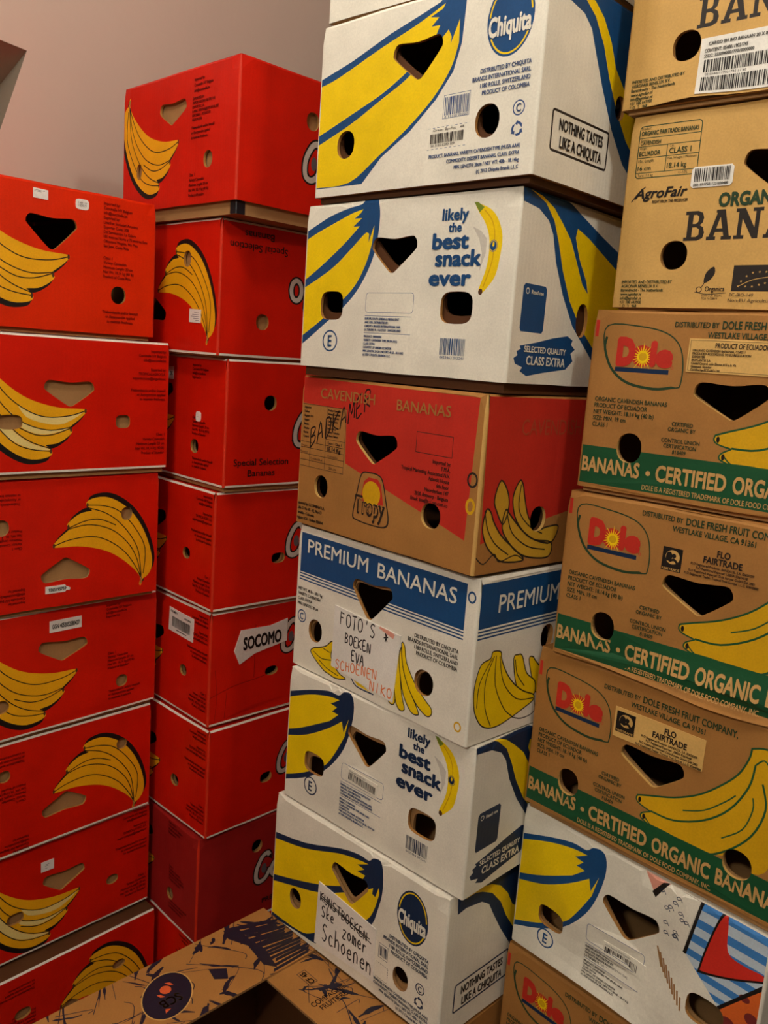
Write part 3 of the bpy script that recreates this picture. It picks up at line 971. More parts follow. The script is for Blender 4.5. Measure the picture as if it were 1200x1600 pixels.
def green_front(kind):
    g = 'green'
    a = []
    a += [('P', 'gold', GB, True)]
    for l, w in (([(187, 91), (203, 97), (239, 110), (272, 129), (298, 153), (317, 176), (327, 200), (329, 215)], 2.4), ([(209, 77), (243, 79), (283, 98), (313, 127), (332, 165), (336, 195)], 2.6), ([(253, 98), (281, 111), (306, 134), (318, 148)], 1.8),
                 ([(308, 85), (332, 108), (341, 138), (339, 154)], 1.8), ([(208, 57), (240, 57), (284, 52), (316, 71), (344, 105), (356, 145), (348, 176)], 2.6), ([(201, 66), (212, 57), (240, 47)], 1.8), ([(187, 91), (186, 85), (192, 80), (209, 76)], 2.0),
                 ([(209, 76), (197, 69), (196, 62), (208, 57)], 2.0), ([(329, 215), (348, 221), (372, 214)], 2.4), ([(336, 196), (346, 206), (356, 196)], 2)):
        a.append(('S', g, w, l, True))
    a += [('X', g, 0, 6, 395, 58)]
    a += [('E', 'black', 191, 86, 2.2, 4), ('E', 'black', 200, 65, 2.2, 4)]
    a += [T('kraftink', 'BANANAS', 6, 23, 92, 19, .06), ('E', 'kraftink', 104, 31, 3.4, 3.4), T('kraftink', 'CERTIFIED', 115, 23, 209, 20, .06), T('kraftink', 'ORGANIC', 217, 23, 300, 20, .06), T('kraftink', 'BANANAS', 308, 23, 392, 20, .06)]
    a += [T('kraftink', 'DOLE IS A REGISTERED TRADEMARK OF DOLE FOOD COMPANY, INC.', 98, 9, 304, 6.5, .02)]
    # leaf outline, heavier below
    a += [('S', 'dgreen', 1.8, smooth(LEAF, True, 4) + [LEAF[0]]), ('S', 'dgreen', 3.6, [(22, 206), (21, 190), (34, 164), (59, 147), (97, 141.5), (122, 145)], True)]
    # red word with a sunburst
    a += [T('dullred', 'D', 39, 172, 66, 31, .16), ('R', 'dullred', 9, 76, 183, 15, 14), T('dullred', 'l', 87, 173, 96, 27, .16), T('dullred', 'e', 95, 172, 119, 27, .13)]
    for k in range(20):
        t = 2 * PI * k / 20
        r0 = 20 if k % 2 else 15
        a.append(('P', 'yellow', [(77 + 7 * math.cos(t - .12), 182 + 7 * math.sin(t - .12)), (77 + r0 * math.cos(t), 182 + r0 * math.sin(t)), (77 + 7 * math.cos(t + .12), 182 + 7 * math.sin(t + .12))]))
    a += [('E', 'yellow', 77, 182, 8, 8), ('E', 'gold', 77, 182, 5.4, 5.4), ('X', 'navy', 39, 161, 115, 167), ('R', 'dullred', .6, 119, 170, 2, 2)]
    a += para('dgreen', ['ORGANIC CAVENDISH BANANAS', 'PRODUCT OF ECUADOR', 'NET WEIGHT: 18.14 kg (40 lb)', 'SIZE: MIN. 19 cm', 'CLASS 1'], 15, 120, 8.6, 5.6, bold=.025)
    a += para('dgreen', ['CERTIFIED', 'ORGANIC BY', '', 'CONTROL UNION', 'CERTIFICATION', '818409'], 143, 97, 7.2, 5.0, 'C', .025)
    a += [T('dgreen', 'DISTRIBUTED BY', 116, 222, 173, 6.4, .03), T('dgreen', 'DOLE FRESH FRUIT COMPANY,', 177, 221, 310, 9, .04), T('dgreen', 'WESTLAKE VILLAGE, CA 91361', 160, 209.5, 268, 7, .035)]
    if kind != 'plainred':
        a += [('X', 'dullred', 0, 206, 9, 228)]
    if kind == 'print':
        a += fair(-14 + 165, 157, 27, 31) + fair_text(182, 198, 280, 'ink')
    return a


def fair(u, v, w, h):
    return [('X', 'black', u, v, u + w, v + h), ('E', 'kraftlight', u + w * .52, v + h * .60, w * .36, h * .30), ('P', 'black', smooth([(u + w * .2, v + h * .42), (u + w * .5, v + h * .55), (u + w * .42, v + h * .8), (u + w * .22, v + h * .75)], True, 3)),
            ('E', 'black', u + w * .58, v + h * .66, w * .11, w * .11), ('S', 'black', w * .12, [(u + w * .84, v + h * .3), (u + w * .62, v + h * .5), (u + w * .4, v + h * .42)], True), T('kraftlight', 'FAIRTRADE', u + 1.5, v + 1.2, u + w - 1.5, 3, .02)]


def fair_text(u0, v1, u1, c):
    m = (u0 + u1) / 2
    return [T(c, 'FLO', m, v1 - 10, None, 8, .05, 0, 'C'), T(c, 'FAIRTRADE', m, v1 - 20, None, 8, .05, 0, 'C')] + para(c, ['FLO Registered Producer: BANEXCEL S.A. ID#20209', 'FLO Registered Exporter: UBESA ID#24648', 'FLO Registered Importer: Dole Europe GmbH ID# 2883', 'FLO Registered Trader: Tropical Fruit Europe, L.L.C. ID#40880'], m, v1 - 25.5, 4.6, 3.0, 'C', .02)


def agro_front():
    g, k = 'dgreen', 'ink'
    a = [('XO', g, 13, 164, 97, 229, 1.2, 5), ('X', g, 13, 213.5, 97, 214.5), ('X', g, 13, 203, 97, 204), ('X', g, 13, 189, 97, 190), ('X', g, 13, 170.5, 97, 171.5), ('X', g, 53, 171, 54, 204)]
    a += [T(g, 'Product:', 16, 224, None, 3.2), T(g, 'ORGANIC FAIRTRADE BANANAS', 16, 217, 93, 5.2, .035), T(g, 'Variety:', 16, 210, None, 3), T(g, 'CAVENDISH', 16, 205.5, 44, 4.8, .02), T(g, 'Origin:', 16, 200, None, 3), T(g, 'ECUADOR', 16, 192, 45, 5.4, .03),
          T(g, 'Cat.', 57, 200, None, 3), T(g, 'CLASS 1', 57, 192, 86, 6.6, .03), T(g, 'Min. Length:', 16, 184, None, 3.6), T(g, '16 cm', 16, 174, 34, 5.2, .02), T(g, 'Net Weight / Minimum', 56, 185, 94, 3), T(g, '18.14 kg', 56, 174.5, 82, 6, .02), T(g, 'Tare: 1.4 kg', 17, 166, None, 3.6), T(g, '+/-10%', 72, 166, None, 3.6)]
    a += [T('black', 'AgroFair', 16, 139, 86, 12, .045, .28), ('S', 'black', 1.4, [(12, 135), (22, 147), (30, 153)], True), T('black', 'RIGHT FROM THE PRODUCER', 42, 132, 90, 3.6, .02)]
    a += [T(g, 'ORGANIC', 130, 123, 212, 15, .085), ('SL', 'ink', 'BANANAS', 90, 83, 36, 1.02)]
    a += para(g, ['IMPORTED AND DISTRIBUTED BY', 'AGROFAIR BENELUX B.V.', 'Barendrecht - The Netherlands', 'www.agrofair.nl', 'info@agrofair.nl', '+31 180 643900', 'FLO ID 1968'], 12, 31, 5.2, 3.8, bold=.02)
    a += [('P', k, smooth([(124, 32), (126, 44), (135, 51), (137, 42), (130, 33)], True, 3)), ('S', k, 1.0, [(122, 26), (126, 33)]), ('R', k, 1.2, 119, 23, 4, 4), T(k, 'Organica', 127, 21, 152, 6, .02), ('S', k, .8, [(114, 20), (130, 17.5), (154, 19)], True), T(k, 'PIVA CUP. BELAC', 124, 14.5, 150, 2.6), T(k, 'PCA N 0286/4', 124, 11, 144, 2.6)]
    a += [('X', 'ink', 160, 21, 222, 52)]
    for p in ((168, 27), (171, 33), (177, 39), (184, 43), (192, 44), (200, 44), (208, 45), (204, 38), (200, 31), (193, 29), (185, 27), (177, 27)):
        a.append(('P', 'kraftlight', [(p[0] + (1.6 if i % 2 == 0 else .7) * math.cos(PI / 2 + i * PI / 5), p[1] + (1.6 if i % 2 == 0 else .7) * math.sin(PI / 2 + i * PI / 5)) for i in range(10)]))
    a += [('S', 'kraftlight', .8, [(168, 27), (180, 33), (190, 36), (204, 38)], True), T(k, 'EC-BIO-149', 159, 15, 188, 3.8), T(k, 'Non-EU Agriculture', 158, 8.5, 212, 3.8)]
    return a


# --- red and kraft carton with the sun badge
def sun_front():
    a = [('P', 'dullred', [(2, 236), (382, 233), (375, 44), (119, 112), (114, 193), (2, 195)])]
    a += [T('kraft', 'CAVENDISH', 49, 206, 178, 15, .012), T('kraft', 'BANANAS', 226, 203, 333, 15, .012)]
    k = 'ink'
    a += [('XO', k, 2, 94, 115, 194, .8), ('X', k, 2, 133, 115, 133.8), ('X', k, 28, 94, 28.8, 134), ('X', k, 67, 94, 67.8, 194), ('X', k, 2, 104, 115, 104.8), ('X', k, 2, 114, 115, 114.8), ('X', k, 2, 124, 115, 124.8), ('X', k, 67, 143, 115, 143.6)]
    a += para(k, ['Exporter:', 'Uniban', 'Registro ICA', 'Augura', 'Bureau', 'Destino', 'Puerto', 'Control'], 10, 187, 6.6, 3.6, bold=.02)
    a += para(k, ['Product: Cavendish', 'Variety: Cavendish', 'Origin: Colombia', 'Category: Extra', 'Class: 1', 'Length: 20 cm', 'Country: Colombia', 'Producto: Banano'], 70, 187, 5.6, 3.2, bold=.02)
    a += [T(k, 'Extra 1 Class 1', 74, 136, 108, 4, .02), T(k, '18.14 Kg', 73, 125.5, 106, 6.5, .04), T(k, 'Origin:', 5, 126, 22, 3.2), T(k, 'Producer', 4, 116, 24, 3.2), T(k, 'Colombia', 75, 116, 100, 3.6), T(k, '20 cm', 80, 97, 98, 4), T(k, 'CJ-INARSA-4', 31, 107, 62, 3.2)]
    a += hand('marker', 'BADKAMER', 28, 124, 172, 30, 2.6, .4, 9.5)
    a += [('XO', k, 270, 149, 341, 178, 1.0)]
    a += para(k, ['Imported by:', 'T.M.A.', 'Tropical Marketing Associated N.V.', 'Atlantic House', '6th floor', 'Noorderlaan 147', '2030 Antwerp - Belgium', 'Email: tma@uniban.com.co'], 340, 138, 8.0, 5.4, 'R', .02)
    a += para(k, ['Exported by: C.I. UNIBAN S.A.', 'Calle 52 No 47 - 42, Piso 13', 'Medellin - Colombia', 'Registro ICA - Uniban 050034'], 3, 31, 8, 4.6, bold=.03)
    bd = smooth([(159, 103), (178, 107), (197, 106), (208, 98), (218, 70), (226, 42), (218, 30), (186, 28), (154, 30), (143, 36), (150, 72)], True, 4)
    bi = [((x - 184) * .86 + 184, (y - 67) * .9 + 68) for x, y in bd]
    a += [('P', k, bd), ('P', 'kraft', [((x - 184) * .93 + 184, (y - 67) * .95 + 67) for x, y in bd]), ('P', 'dullred', [(160, 62), (166, 92), (176, 99), (196, 99), (204, 92), (212, 62)]), ('E', 'gold', 184, 75, 20, 19), ('X', 'kraft', 152, 36, 218, 60)]
    a += [T(k, 'Tropy', 148, 43, 216, 25, .10), T('kraft', 'Tropy', 151, 44.5, 212, 22, .03)]
    a += [('R', k, 3, 380.5, 126, 9.5, 10.5), ('R', 'gold', 4, 380.5, 91, 8.5, 11)]
    return a


def sun_side():
    a = [('P', 'dullred', [(4, 236), (300, 236), (300, 96), (199, 76), (100, 60), (10, 42)]), T('faintred', 'CAVENDISH', 73, 186, 205, 21, 0), T('faintred', 'BANANAS', 270, 186, 390, 21, 0)]
    k = 'ink'
    fs = [[(17, 88), (12, 63), (22, 40), (40, 24), (60, 13), (104, 11), (80, 30), (52, 50), (34, 70), (26, 84)], [(41, 126), (31, 101), (38, 84), (53, 66), (62, 88), (57, 110)],
          [(80, 124), (69, 102), (77, 74), (98, 52), (125, 38), (163, 31), (176, 54), (150, 55), (129, 53), (106, 72), (94, 100), (88, 118)], [(56, 85), (52, 60), (72, 36), (96, 20), (125, 12), (160, 11), (163, 31), (125, 38), (98, 52), (80, 66), (64, 80)]]
    for i in (1, 2, 0, 3):
        a.append(('P', 'mustard', smooth(fs[i], True, 3)))
    for f in fs:
        a.append(('S', k, 2.5, smooth(f, True, 4) + [f[0]]))
    for l in ([(14, 86), (22, 62), (40, 40), (70, 22)], [(84, 118), (84, 84), (108, 60), (140, 46)], [(60, 80), (74, 52), (110, 30), (150, 22)], [(4, 24), (20, 14), (40, 26), (52, 14), (84, 20), (104, 11)]):
        a.append(('S', k, 1.9, l, True))
    return a


# --- white carton with the blue banner
BW1 = [(48, 34), (56, 42), (68, 46), (86, 54), (100, 66), (106, 62), (100, 40), (120, 20), (139, 15), (115, 8), (95, 10), (83, 12), (60, 24)]
BW2 = [(257, 110), (263, 107), (268, 90), (290, 64), (312, 42), (326, 31), (326, 21), (318, 17), (302, 13), (286, 14), (271, 8), (250, 11), (233, 12), (246, 40), (254, 76)]
BW3 = [(40, 131), (57, 128), (61, 116), (76, 92), (97, 71), (120, 56), (145, 45), (144, 36), (120, 28), (98, 22), (70, 16), (47, 17), (28, 26), (14, 45), (8, 66), (8, 90), (17, 116), (36, 122)]


def banner_front():
    b = 'blue'
    a = [('X', b, 9, 162, 373, 228)]
    for v in (158, 153.2, 148.4):
        a.append(('X', b, 9, v, 373, v + 2.2))
    a += [T('white', 'PREMIUM', 27, 197, 174, 22, .012), T('white', 'BANANAS', 196, 195, 356, 22, .012)]
    F4 = [[(257, 110), (264, 106), (270, 84), (290, 58), (312, 41), (326, 32), (326, 22), (316, 18), (296, 28), (276, 50), (262, 78)], [(258, 104), (266, 76), (280, 46), (300, 20), (300, 13), (286, 13), (268, 34), (258, 64), (254, 88)], [(256, 98), (259, 60), (266, 30), (273, 12), (262, 8), (252, 22), (246, 58), (249, 84)], [(253, 84), (250, 50), (252, 16), (242, 11), (235, 22), (243, 58)]]
    for P_ in F4[::-1]:
        a.append(('P', 'yellow', smooth(P_, True, 3)))
        a.append(('S', 'ink', 1.8, smooth(P_, True, 3) + [P_[0]]))
    for P_, ls in ((BW1, ([(56, 36), (76, 30), (100, 34)], [(70, 26), (90, 18), (120, 14)], [(80, 48), (96, 46)])),):
        a.append(('P', 'yellow', smooth(P_, True, 3)))
        a.append(('S', 'ink', 1.9, smooth(P_, True, 4) + [P_[0]]))
        for l in ls:
            a.append(('S', 'ink', 1.5, l, True))
    a += [('S', 'navy', 2.2, [(150, 24), (165, 12), (205, 12)], True), ('P', 'yellow', [(158, 20), (168, 14), (198, 13), (180, 18)])]
    a += para('ink', ['NET WT. 40 lb - 18.14 kg', 'VARIETY: CAVENDISH', 'CLASS: EXTRA', 'MIN. LENGTH: 20 cm'], 8, 131, 8.4, 4.8, bold=.02)
    a += para('ink', DIST, 368, 127, 8.4, 5.6, 'R', .015)
    a += circ_letter(b, 'C', 20, 87, 11, 2)
    a += [('R', b, 2.8, 382.5, 211, 7.5, 8.5), ('R', 'gold', 2.6, 377, 24, 7, 7.5)]
    return a


def banner_side():
    b = 'blue'
    a = [('X', b, 4, 168, 420, 231)]
    for v in (163, 158, 153):
        a.append(('X', b, 4, v, 420, v + 2.4))
    a += [T('white', 'PREMIUM BANANAS', 42, 187, 352, 25, .012)]
    B2 = [(88, 112), (98, 116), (108, 112), (122, 84), (145, 66), (146, 46), (120, 54), (100, 70)]
    B3 = [(125, 104), (134, 106), (142, 98), (170, 74), (190, 66), (190, 44), (150, 48), (138, 70)]
    for P_ in (B3, B2, BW3):
        a.append(('P', 'yellow', smooth(P_, True, 3)))
        a.append(('S', 'ink', 2.0, smooth(P_, True, 4) + [P_[0]]))
    for l in ([(44, 124), (30, 90), (34, 50), (50, 19)], [(48, 124), (52, 80), (76, 40), (98, 22)], [(56, 122), (70, 80), (104, 48), (144, 40)], [(40, 122), (18, 90), (16, 54)], [(92, 110), (100, 86), (120, 64)], [(96, 22), (120, 14), (150, 18), (146, 44)]):
        a.append(('S', 'ink', 1.7, l, True))
    return a


# ------------------------------------------------------------------ the stacks
GA = 'red banana boxes of the stack by the sloping wall'
GR = 'red banana boxes of the corner stack'
GM = 'banana boxes of the middle stack'
GD = 'banana boxes of the brown stack'

BOX = {
    'A1': (-.7946, 1.7388, .0056, 46.79, .2461), 'A2': (-.7682, 1.7614, -.2491, 46.82, .2453), 'A3': (-.7821, 1.7635, -.5077, 46.26, .2464), 'A4': (-.7911, 1.7809, -.7592, 49.06, .2422),
    'A5': (-.7968, 1.7841, -1.0043, 48.37, .2353), 'A6': (-.7982, 1.8011, -1.2454, 47.82, .2346), 'A7': (-.7754, 1.7733, -1.4953, 48.69, .2420),
    'R1': (-.2587, 1.9012, .2521, -44.06, .2386), 'R2': (-.2870, 1.9521, -.0191, -44.85, .2470), 'R3': (-.2674, 1.9681, -.2709, -45.35, .2463), 'R4': (-.2776, 1.9716, -.5223, -46.13, .2399),
    'R5': (-.2851, 1.9814, -.7710, -45.08, .2414), 'R6': (-.2878, 1.9784, -1.0186, -43.74, .2397), 'R7': (-.2875, 1.9783, -1.2642, -46.32, .2388), 'R8': (-.289, 1.982, -1.5030, -45.6, .2330),
    'M0': (.1892, 1.4194, .4684, -41.82, .2420), 'M1': (.1841, 1.4113, .2268, -43.75, .2364), 'M2': (.1724, 1.4321, -.0220, -42.60, .2388), 'M3': (.1806, 1.4278, -.2761, -47.57, .2386),
    'M4': (.1865, 1.4347, -.5201, -46.34, .2385), 'M5': (.1829, 1.4373, -.7520, -42.97, .2300), 'M6': (.1713, 1.4377, -.9888, -43.88, .2335), 'M7': (.180, 1.450, -1.246, -43.9, .2500), 'M8': (.184, 1.456, -1.4675, -43.9, .2170),
    'D0': (.5925, 1.2650, .3361, -42.27, .2420), 'D1': (.6087, 1.2654, .0877, -42.29, .2420), 'D2': (.5885, 1.2676, -.1584, -42.31, .2418), 'D3': (.5820, 1.2617, -.4051, -44.11, .2386),
    'D4': (.5719, 1.2729, -.6568, -46.84, .2489), 'D5': (.5776, 1.2695, -.9040, -48.98, .2355), 'D6': (.5725, 1.2800, -1.1540, -47.2, .2450), 'D7': (.576, 1.288, -1.4205, -46.8, .2600),
}


def put(k, label, group, name='banana_box', **kw):
    x, y, z, yaw, H = BOX[k]
    z += ZF
    st, i = k[0], int(k[1])
    nxt = BOX.get(st + str(i + 1))
    gap = (z - (nxt[2] + ZF) - nxt[4]) if nxt else (.09 if k == 'SCB' else {'M': .0015, 'D': .0015}.get(st, z - .001))
    gap = max(gap - (.0018 if gap > .004 else .0006), .0012)
    dw = kw.pop('dw', 0)      # narrower carton: keeps the visible edge, the hidden one moves in
    side = kw.pop('keep', 1)
    Wd = 395.0 - dw
    a = math.radians(yaw)
    x += side * dw / 2000 * math.cos(a); y += side * dw / 2000 * math.sin(a)
    sc = {'M': 1.024, 'D': .994}.get(st, 1.0)
    x, y, z = x * sc, y * sc, (z - ZF) * sc + ZF
    return carton(k, label, (x, y, z), yaw, H * 1000, scale=sc, Wd=Wd, gap=gap * 1000, group=group, name=name, **kw)


def red(k, label, group, style, off, fh, sh=(), rot=False, hl=False, side=None, edge='white', country='Ecuador', **kw):
    return put(k, label, group, base=kw.pop('base', 'red'), corner='rededge', topcol='brown' if rot else None, front=red_bunch(off, hl) + red_text(style, country), side=side, fholes=fh, sholes=sh, rot=rot, edge=edge, **kw)


# stack by the sloping wall, from the top
r, mk, _ = red('A1', 'bright red banana box with two small white tags, topmost of the stack by the wall', GA, 'A1', (0, 0),
               [tri((144, 181), (236, 182), (190, 138), True), rnd(318, 72, 15, 16, True), rnd(72, 75, 15, 16, True)], edge=None, country='Costa Rica', base='redbright')
label_on(r, mk(0), 'sticker', 157, 219, 183, 235, [('X', 'greyink', 2, 12.5, 20, 13.2), ('X', 'greyink', 2, 10.5, 14, 11.2)], label='small white paper tag near the upper edge', rotdeg=-1)
label_on(r, mk(0), 'sticker', 233, 213, 258, 231, [T('greyink', '5 400 119', 4, 10, 21, 3), T('greyink', '120019', 5, 5, 20, 4)], label='white oval tag with printed number', pts=ell(12.5, 9, 12.5, 9, 20, 4))
r, mk, _ = red('A2', 'red banana box with cream-highlighted bananas and brown holes, right under the brightest red box', GA, 'R', (-2, -17),
               [tri((140, 155), (235, 154), (189, 120)), rnd(295, 92, 15, 12.5, p=3.2), rnd(79, 92, 22, 13, p=3)], hl=True)
r, mk, _ = red('A3', 'upside-down red banana box with a torn white number strip below its hand hole', GA, 'L', (0, 0),
               [tri((150, 60), (246, 60), (197, 93)), rnd(323, 168, 12, 13), rnd(78, 160, 14, 15)], rot=True, edge=None, rimcol='inner', sag=None)
label_on(r, mk(0), 'sticker', 158, 27, 207, 41, [T('black', '9365195759', 6, 4, 40, 6, .03)], label='torn white strip with a number', pts=[(0, 0), (38, 0), (41, 3), (47, 2), (49, 6), (45, 9), (40, 11), (38, 14), (0, 14)], rotdeg=0)
r, mk, _ = red('A4', 'red banana box with a white numbered sticker above its brown hand hole', GA, 'L', (-9, -22),
               [tri((133, 166), (234, 162), (182, 134)), rnd(313, 61, 13, 13), rnd(59, 68, 17, 13)])
label_on(r, mk(0), 'sticker', 155, 195, 221, 218, [T('black', 'GGN 4052852580427', 5, 7, 61, 8.5, .035)], label='white rectangular number sticker')
r, mk, _ = red('A5', 'upside-down red banana box without stickers between two upright ones by the wall', GA, 'L', (2, 3),
               [tri((148, 66), (243, 66), (198, 96)), rnd(323, 162, 12, 12), rnd(73, 169, 12, 12)], rot=True)
r, mk, _ = red('A6', 'red banana box with a tilted white price tag at its hand hole, low in stack', GA, 'R', (6, -32),
               [tri((147, 144), (238, 143), (187, 112)), rnd(303, 86, 14, 11), rnd(90, 90, 17, 12, p=3)], hl=True)
label_on(r, mk(0), 'sticker', 143, 169, 170, 191, [('X', 'greyink', 8, 14, 17, 14.8), ('X', 'greyink', 8, 11, 15, 11.8), ('X', 'greyink', 8, 6, 13, 6.8)], label='small white price tag')
r, mk, _ = red('A7', 'upside-down red banana box partly hidden by the brown brush-printed box', GA, 'L', (4, -5),
               [tri((140, 93), (226, 95), (190, 124)), rnd(304, 148, 15, 10), rnd(89, 150, 17, 12)], rot=True)

# corner stack, from the top
SW = dict(keep=1)
r, mk, _ = red('R1', 'topmost red banana box in the corner, with black tape in the gap beneath', GR, 'R1', (-14, -13),
               [tri((139, 177), (231, 178), (182, 148)), rnd(306, 76, 14, 15), rnd(65, 75, 10, 15)], [rnd(166, 165, 15, 16), rnd(354, 165, 15, 16)], side=red_side((166, 94)), edge=None)
mb = MB()
P0_, P1_ = mk(0), mk(1)
g0 = -22
for a_, b_ in (((370, 387.0), P0_), ((8.0, 26), P1_)):
    n_ = [b_(u, v, -6.6) for u in a_ for v in (g0, 2)]
    mb.add(n_, [(0, 2, 3, 1)] if b_ is P0_ else [(0, 2, 3, 1)], 'tape')
mb.add([P0_(387.0, g0, -6.6), P1_(8.0, g0, -6.6), P1_(8.0, 2, -6.6), P0_(387.0, 2, -6.6)], [(0, 1, 2, 3)], 'tape')
mb.build('tape', r)['label'] = 'black tape over the tray corner'
r, mk, _ = red('R2', 'upside-down red banana box with inverted lettering and a white address sticker', GR, 'L', (-2, 0),
               [tri((122, 68), (208, 72), (166, 103), True), rnd(283, 177, 13, 15)], [rnd(100, 68, 15, 15), rnd(420, 68, 15, 15)], rot=True, side=red_side((180, 118), True))
label_on(r, mk(0), 'sticker', 297, 58, 336, 83, [('X', 'greyink', 17, 18, 34, 18.8), ('X', 'greyink', 10, 14.5, 34, 15.3), ('X', 'greyink', 6, 11, 34, 11.8), ('X', 'greyink', 14, 7.5, 34, 8.3), ('X', 'greyink', 22, 4, 34, 4.8)], label='white address sticker over the bananas', rotdeg=-2)
r, mk, _ = red('R3', 'red banana box with two upright lines of black lettering low on its long side', GR, 'L', (-12, -10),
               [tri((110, 176), (202, 176), (156, 146), True), rnd(289, 69, 14, 14, True), rnd(62, 72, 14, 14, True)], [rnd(104, 165, 15, 15, True), rnd(416, 165, 15, 15, True)], side=red_side((184, 112), True))
label_on(r, mk(0), 'sticker', 292, 119, 310, 139, [('X', 'grey', 4, 9, 13, 10)], label='small white oval tag', pts=ell(9, 10, 9, 10, 18, 3.5))
label_on(r, mk(0), 'sticker', 180, 196, 204, 222, [T('black', 'DK', 12, 8, 22, 8, .04)], label='white sticker half hidden at the inner edge')
r, mk, _ = red('R4', 'red banana box directly under the one with upright lettering in the corner', GR, 'R', (-8, -14),
               [tri((116, 160), (208, 160), (162, 128), True), rnd(295, 100, 14, 12, True), rnd(84, 96, 14, 12, True)], [rnd(158, 94, 17, 11, True, 2.8), rnd(366, 94, 17, 11, True, 2.8)], side=red_side((196, 128)), shift=(-6, 3))
r, mk, _ = red('R5', 'crumpled red banana box with a big white paper strip on its side', GR, 'R', (-8, -18),
               [tri((124, 154), (216, 154), (170, 122), True), rnd(298, 94, 13, 12, True), rnd(84, 92, 14, 12, True)], [rnd(158, 90, 17, 10, True, 2.4), rnd(366, 90, 17, 10, True)], side=red_side((200, 160)) + [('S', 'redcrease', 1.6, [(4, 62), (60, 76), (110, 80), (150, 84)], True), ('S', 'redcrease', 1.2, [(112, 84), (112, 200)]), ('S', 'redcrease', 1.0, [(16, 6), (20, 60), (14, 120)], True), ('S', 'redcrease', 1.0, [(40, 10), (44, 66)])], amp=1.7)
label_on(r, mk(0), 'sticker', 237, 165, 333, 216, [('BC', 'black', 14, 12, 84, 34), T('black', 'COCONUT 1', 6, 42, 34, 4.5, .02), T('black', 'SOCOMO', 62, 40, 86, 3.6, .02), ('X', 'black', 30, 6, 70, 8)], label='white barcode sticker', rotdeg=-2)
label_on(r, mk(1), 'paper_sign', 58, 118, 196, 208, [T('black', 'SOCOMO', 22, 34, 122, 26, .07)], label='white paper strip with bold black word, folded at one end', rotdeg=1,
         pts=[(0, 36), (14, 4), (52, 20), (138, 32), (138, 82), (92, 74), (16, 78), (10, 62)], d0=1.6)
r, mk, _ = red('R6', 'red banana box directly under the crumpled one in the corner', GR, 'R', (-8, -22),
               [tri((105, 150), (197, 150), (151, 118), True), rnd(274, 85, 15, 13, True), rnd(84, 88, 15, 13, True)], [rnd(154, 92, 16, 12, True, 2.6), rnd(366, 92, 16, 12, True)], side=red_side((202, 124)))
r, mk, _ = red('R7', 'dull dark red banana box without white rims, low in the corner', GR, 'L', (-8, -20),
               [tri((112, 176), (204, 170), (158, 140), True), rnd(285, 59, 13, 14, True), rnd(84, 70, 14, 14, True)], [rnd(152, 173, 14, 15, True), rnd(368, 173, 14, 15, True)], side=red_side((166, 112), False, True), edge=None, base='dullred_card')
r, mk, _ = red('R8', 'red banana box at the bottom of the corner, mostly hidden by brown box', GR, 'R', (-8, -20),
               [rnd(290, 70, 13, 14, True)], side=red_side((170, 112)))

# middle stack, from the top
r, mk, _ = put('M0', 'white banana box topmost of the middle stack, only its lower corner showing', GM, base='white', front=[], side=[], fholes=[tri((149, 172), (237, 174), (198, 136), True)], rimcol='kraftdark')
r, mk, _ = put('M1', 'white banana box with a huge yellow banana and bright blue oval emblem', GM, base='white', front=oval_front(True), side=oval_side('blue'), tray='brown',  # dark tray colour stands in for shadow in the gap below
               fholes=[tri((149, 174), (237, 174), (198, 136), True), rnd(63, 69, 18, 19, True), rnd(320, 69, 19, 20, True)], sholes=[rnd(181, 116, 12, 15, True), rnd(350, 116, 14, 15, True)], shift=(4, 9))
r, mk, _ = put('M2', 'clean white banana box with bright blue slogan', GM, base='white', front=snack(0, (K_B, K_1, K_2, (5, 9), (6, 10))), side=snack_side(), tray='brown',  # tray darkened as well, painting the shadow under the sleeve
               fholes=[tri((144, 175), (229, 175), (185, 138), True), rnd(66, 92, 24, 21, True, 3.4), rnd(305, 92, 27, 21, True, 3.4)], sholes=[rnd(168, 90, 15, 23, False), rnd(352, 90, 15, 23)], shift=(4, 14))
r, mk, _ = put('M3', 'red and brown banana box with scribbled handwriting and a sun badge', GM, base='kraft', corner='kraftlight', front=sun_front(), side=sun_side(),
               fholes=[tri((141, 153), (232, 154), (184, 120), True), rnd(62, 67, 17, 18, True), rnd(309, 65, 19, 18, True)], sholes=[rnd(127, 68, 17, 18, True), rnd(390, 68, 17, 18, True)], rimcol='kraftlight', tray='brown')  # gap shadow put into the dark tray colour
r, mk, _ = put('M4', 'white banana box with a blue banner and a handwritten note', GM, base='white', front=banner_front(), side=banner_side(),
               fholes=[tri((142, 170), (231, 173), (184, 126), True), rnd(57, 71, 17, 19, True), rnd(307, 65, 19, 19, True)], sholes=[rnd(163, 133, 15, 18, True), rnd(357, 133, 15, 18, True)], shift=(2, -8))
nt = hand('marker', "FOTO'S +", 18, 86, 132, 21, 2.2) + hand('marker', 'BOEKEN', 32, 60, 94, 16, 2.2) + hand('marker', 'EVA', 50, 36, 80, 16, 2.3) + hand('orangemarker', 'SCHOENEN', 12, 12, 112, 15, 2.0, 0, 1.5) + hand('orangemarker', 'NIKO', 96, 3, 146, 15, 2.0, 0, .8) + [('P', 'maroon', [(108, 105), (111, 113), (142, 104), (139, 97)])]
nt = [(('P', 'pink', q[2]) if q[1] == 'maroon' else q) for q in nt]
label_on(r, mk(0), 'paper_note', 101, 14, 255, 128, nt, label='white sheet with black and orange handwriting', pts=[(2, 12), (147, 0), (154, 106), (3, 114)], d0=1.4)
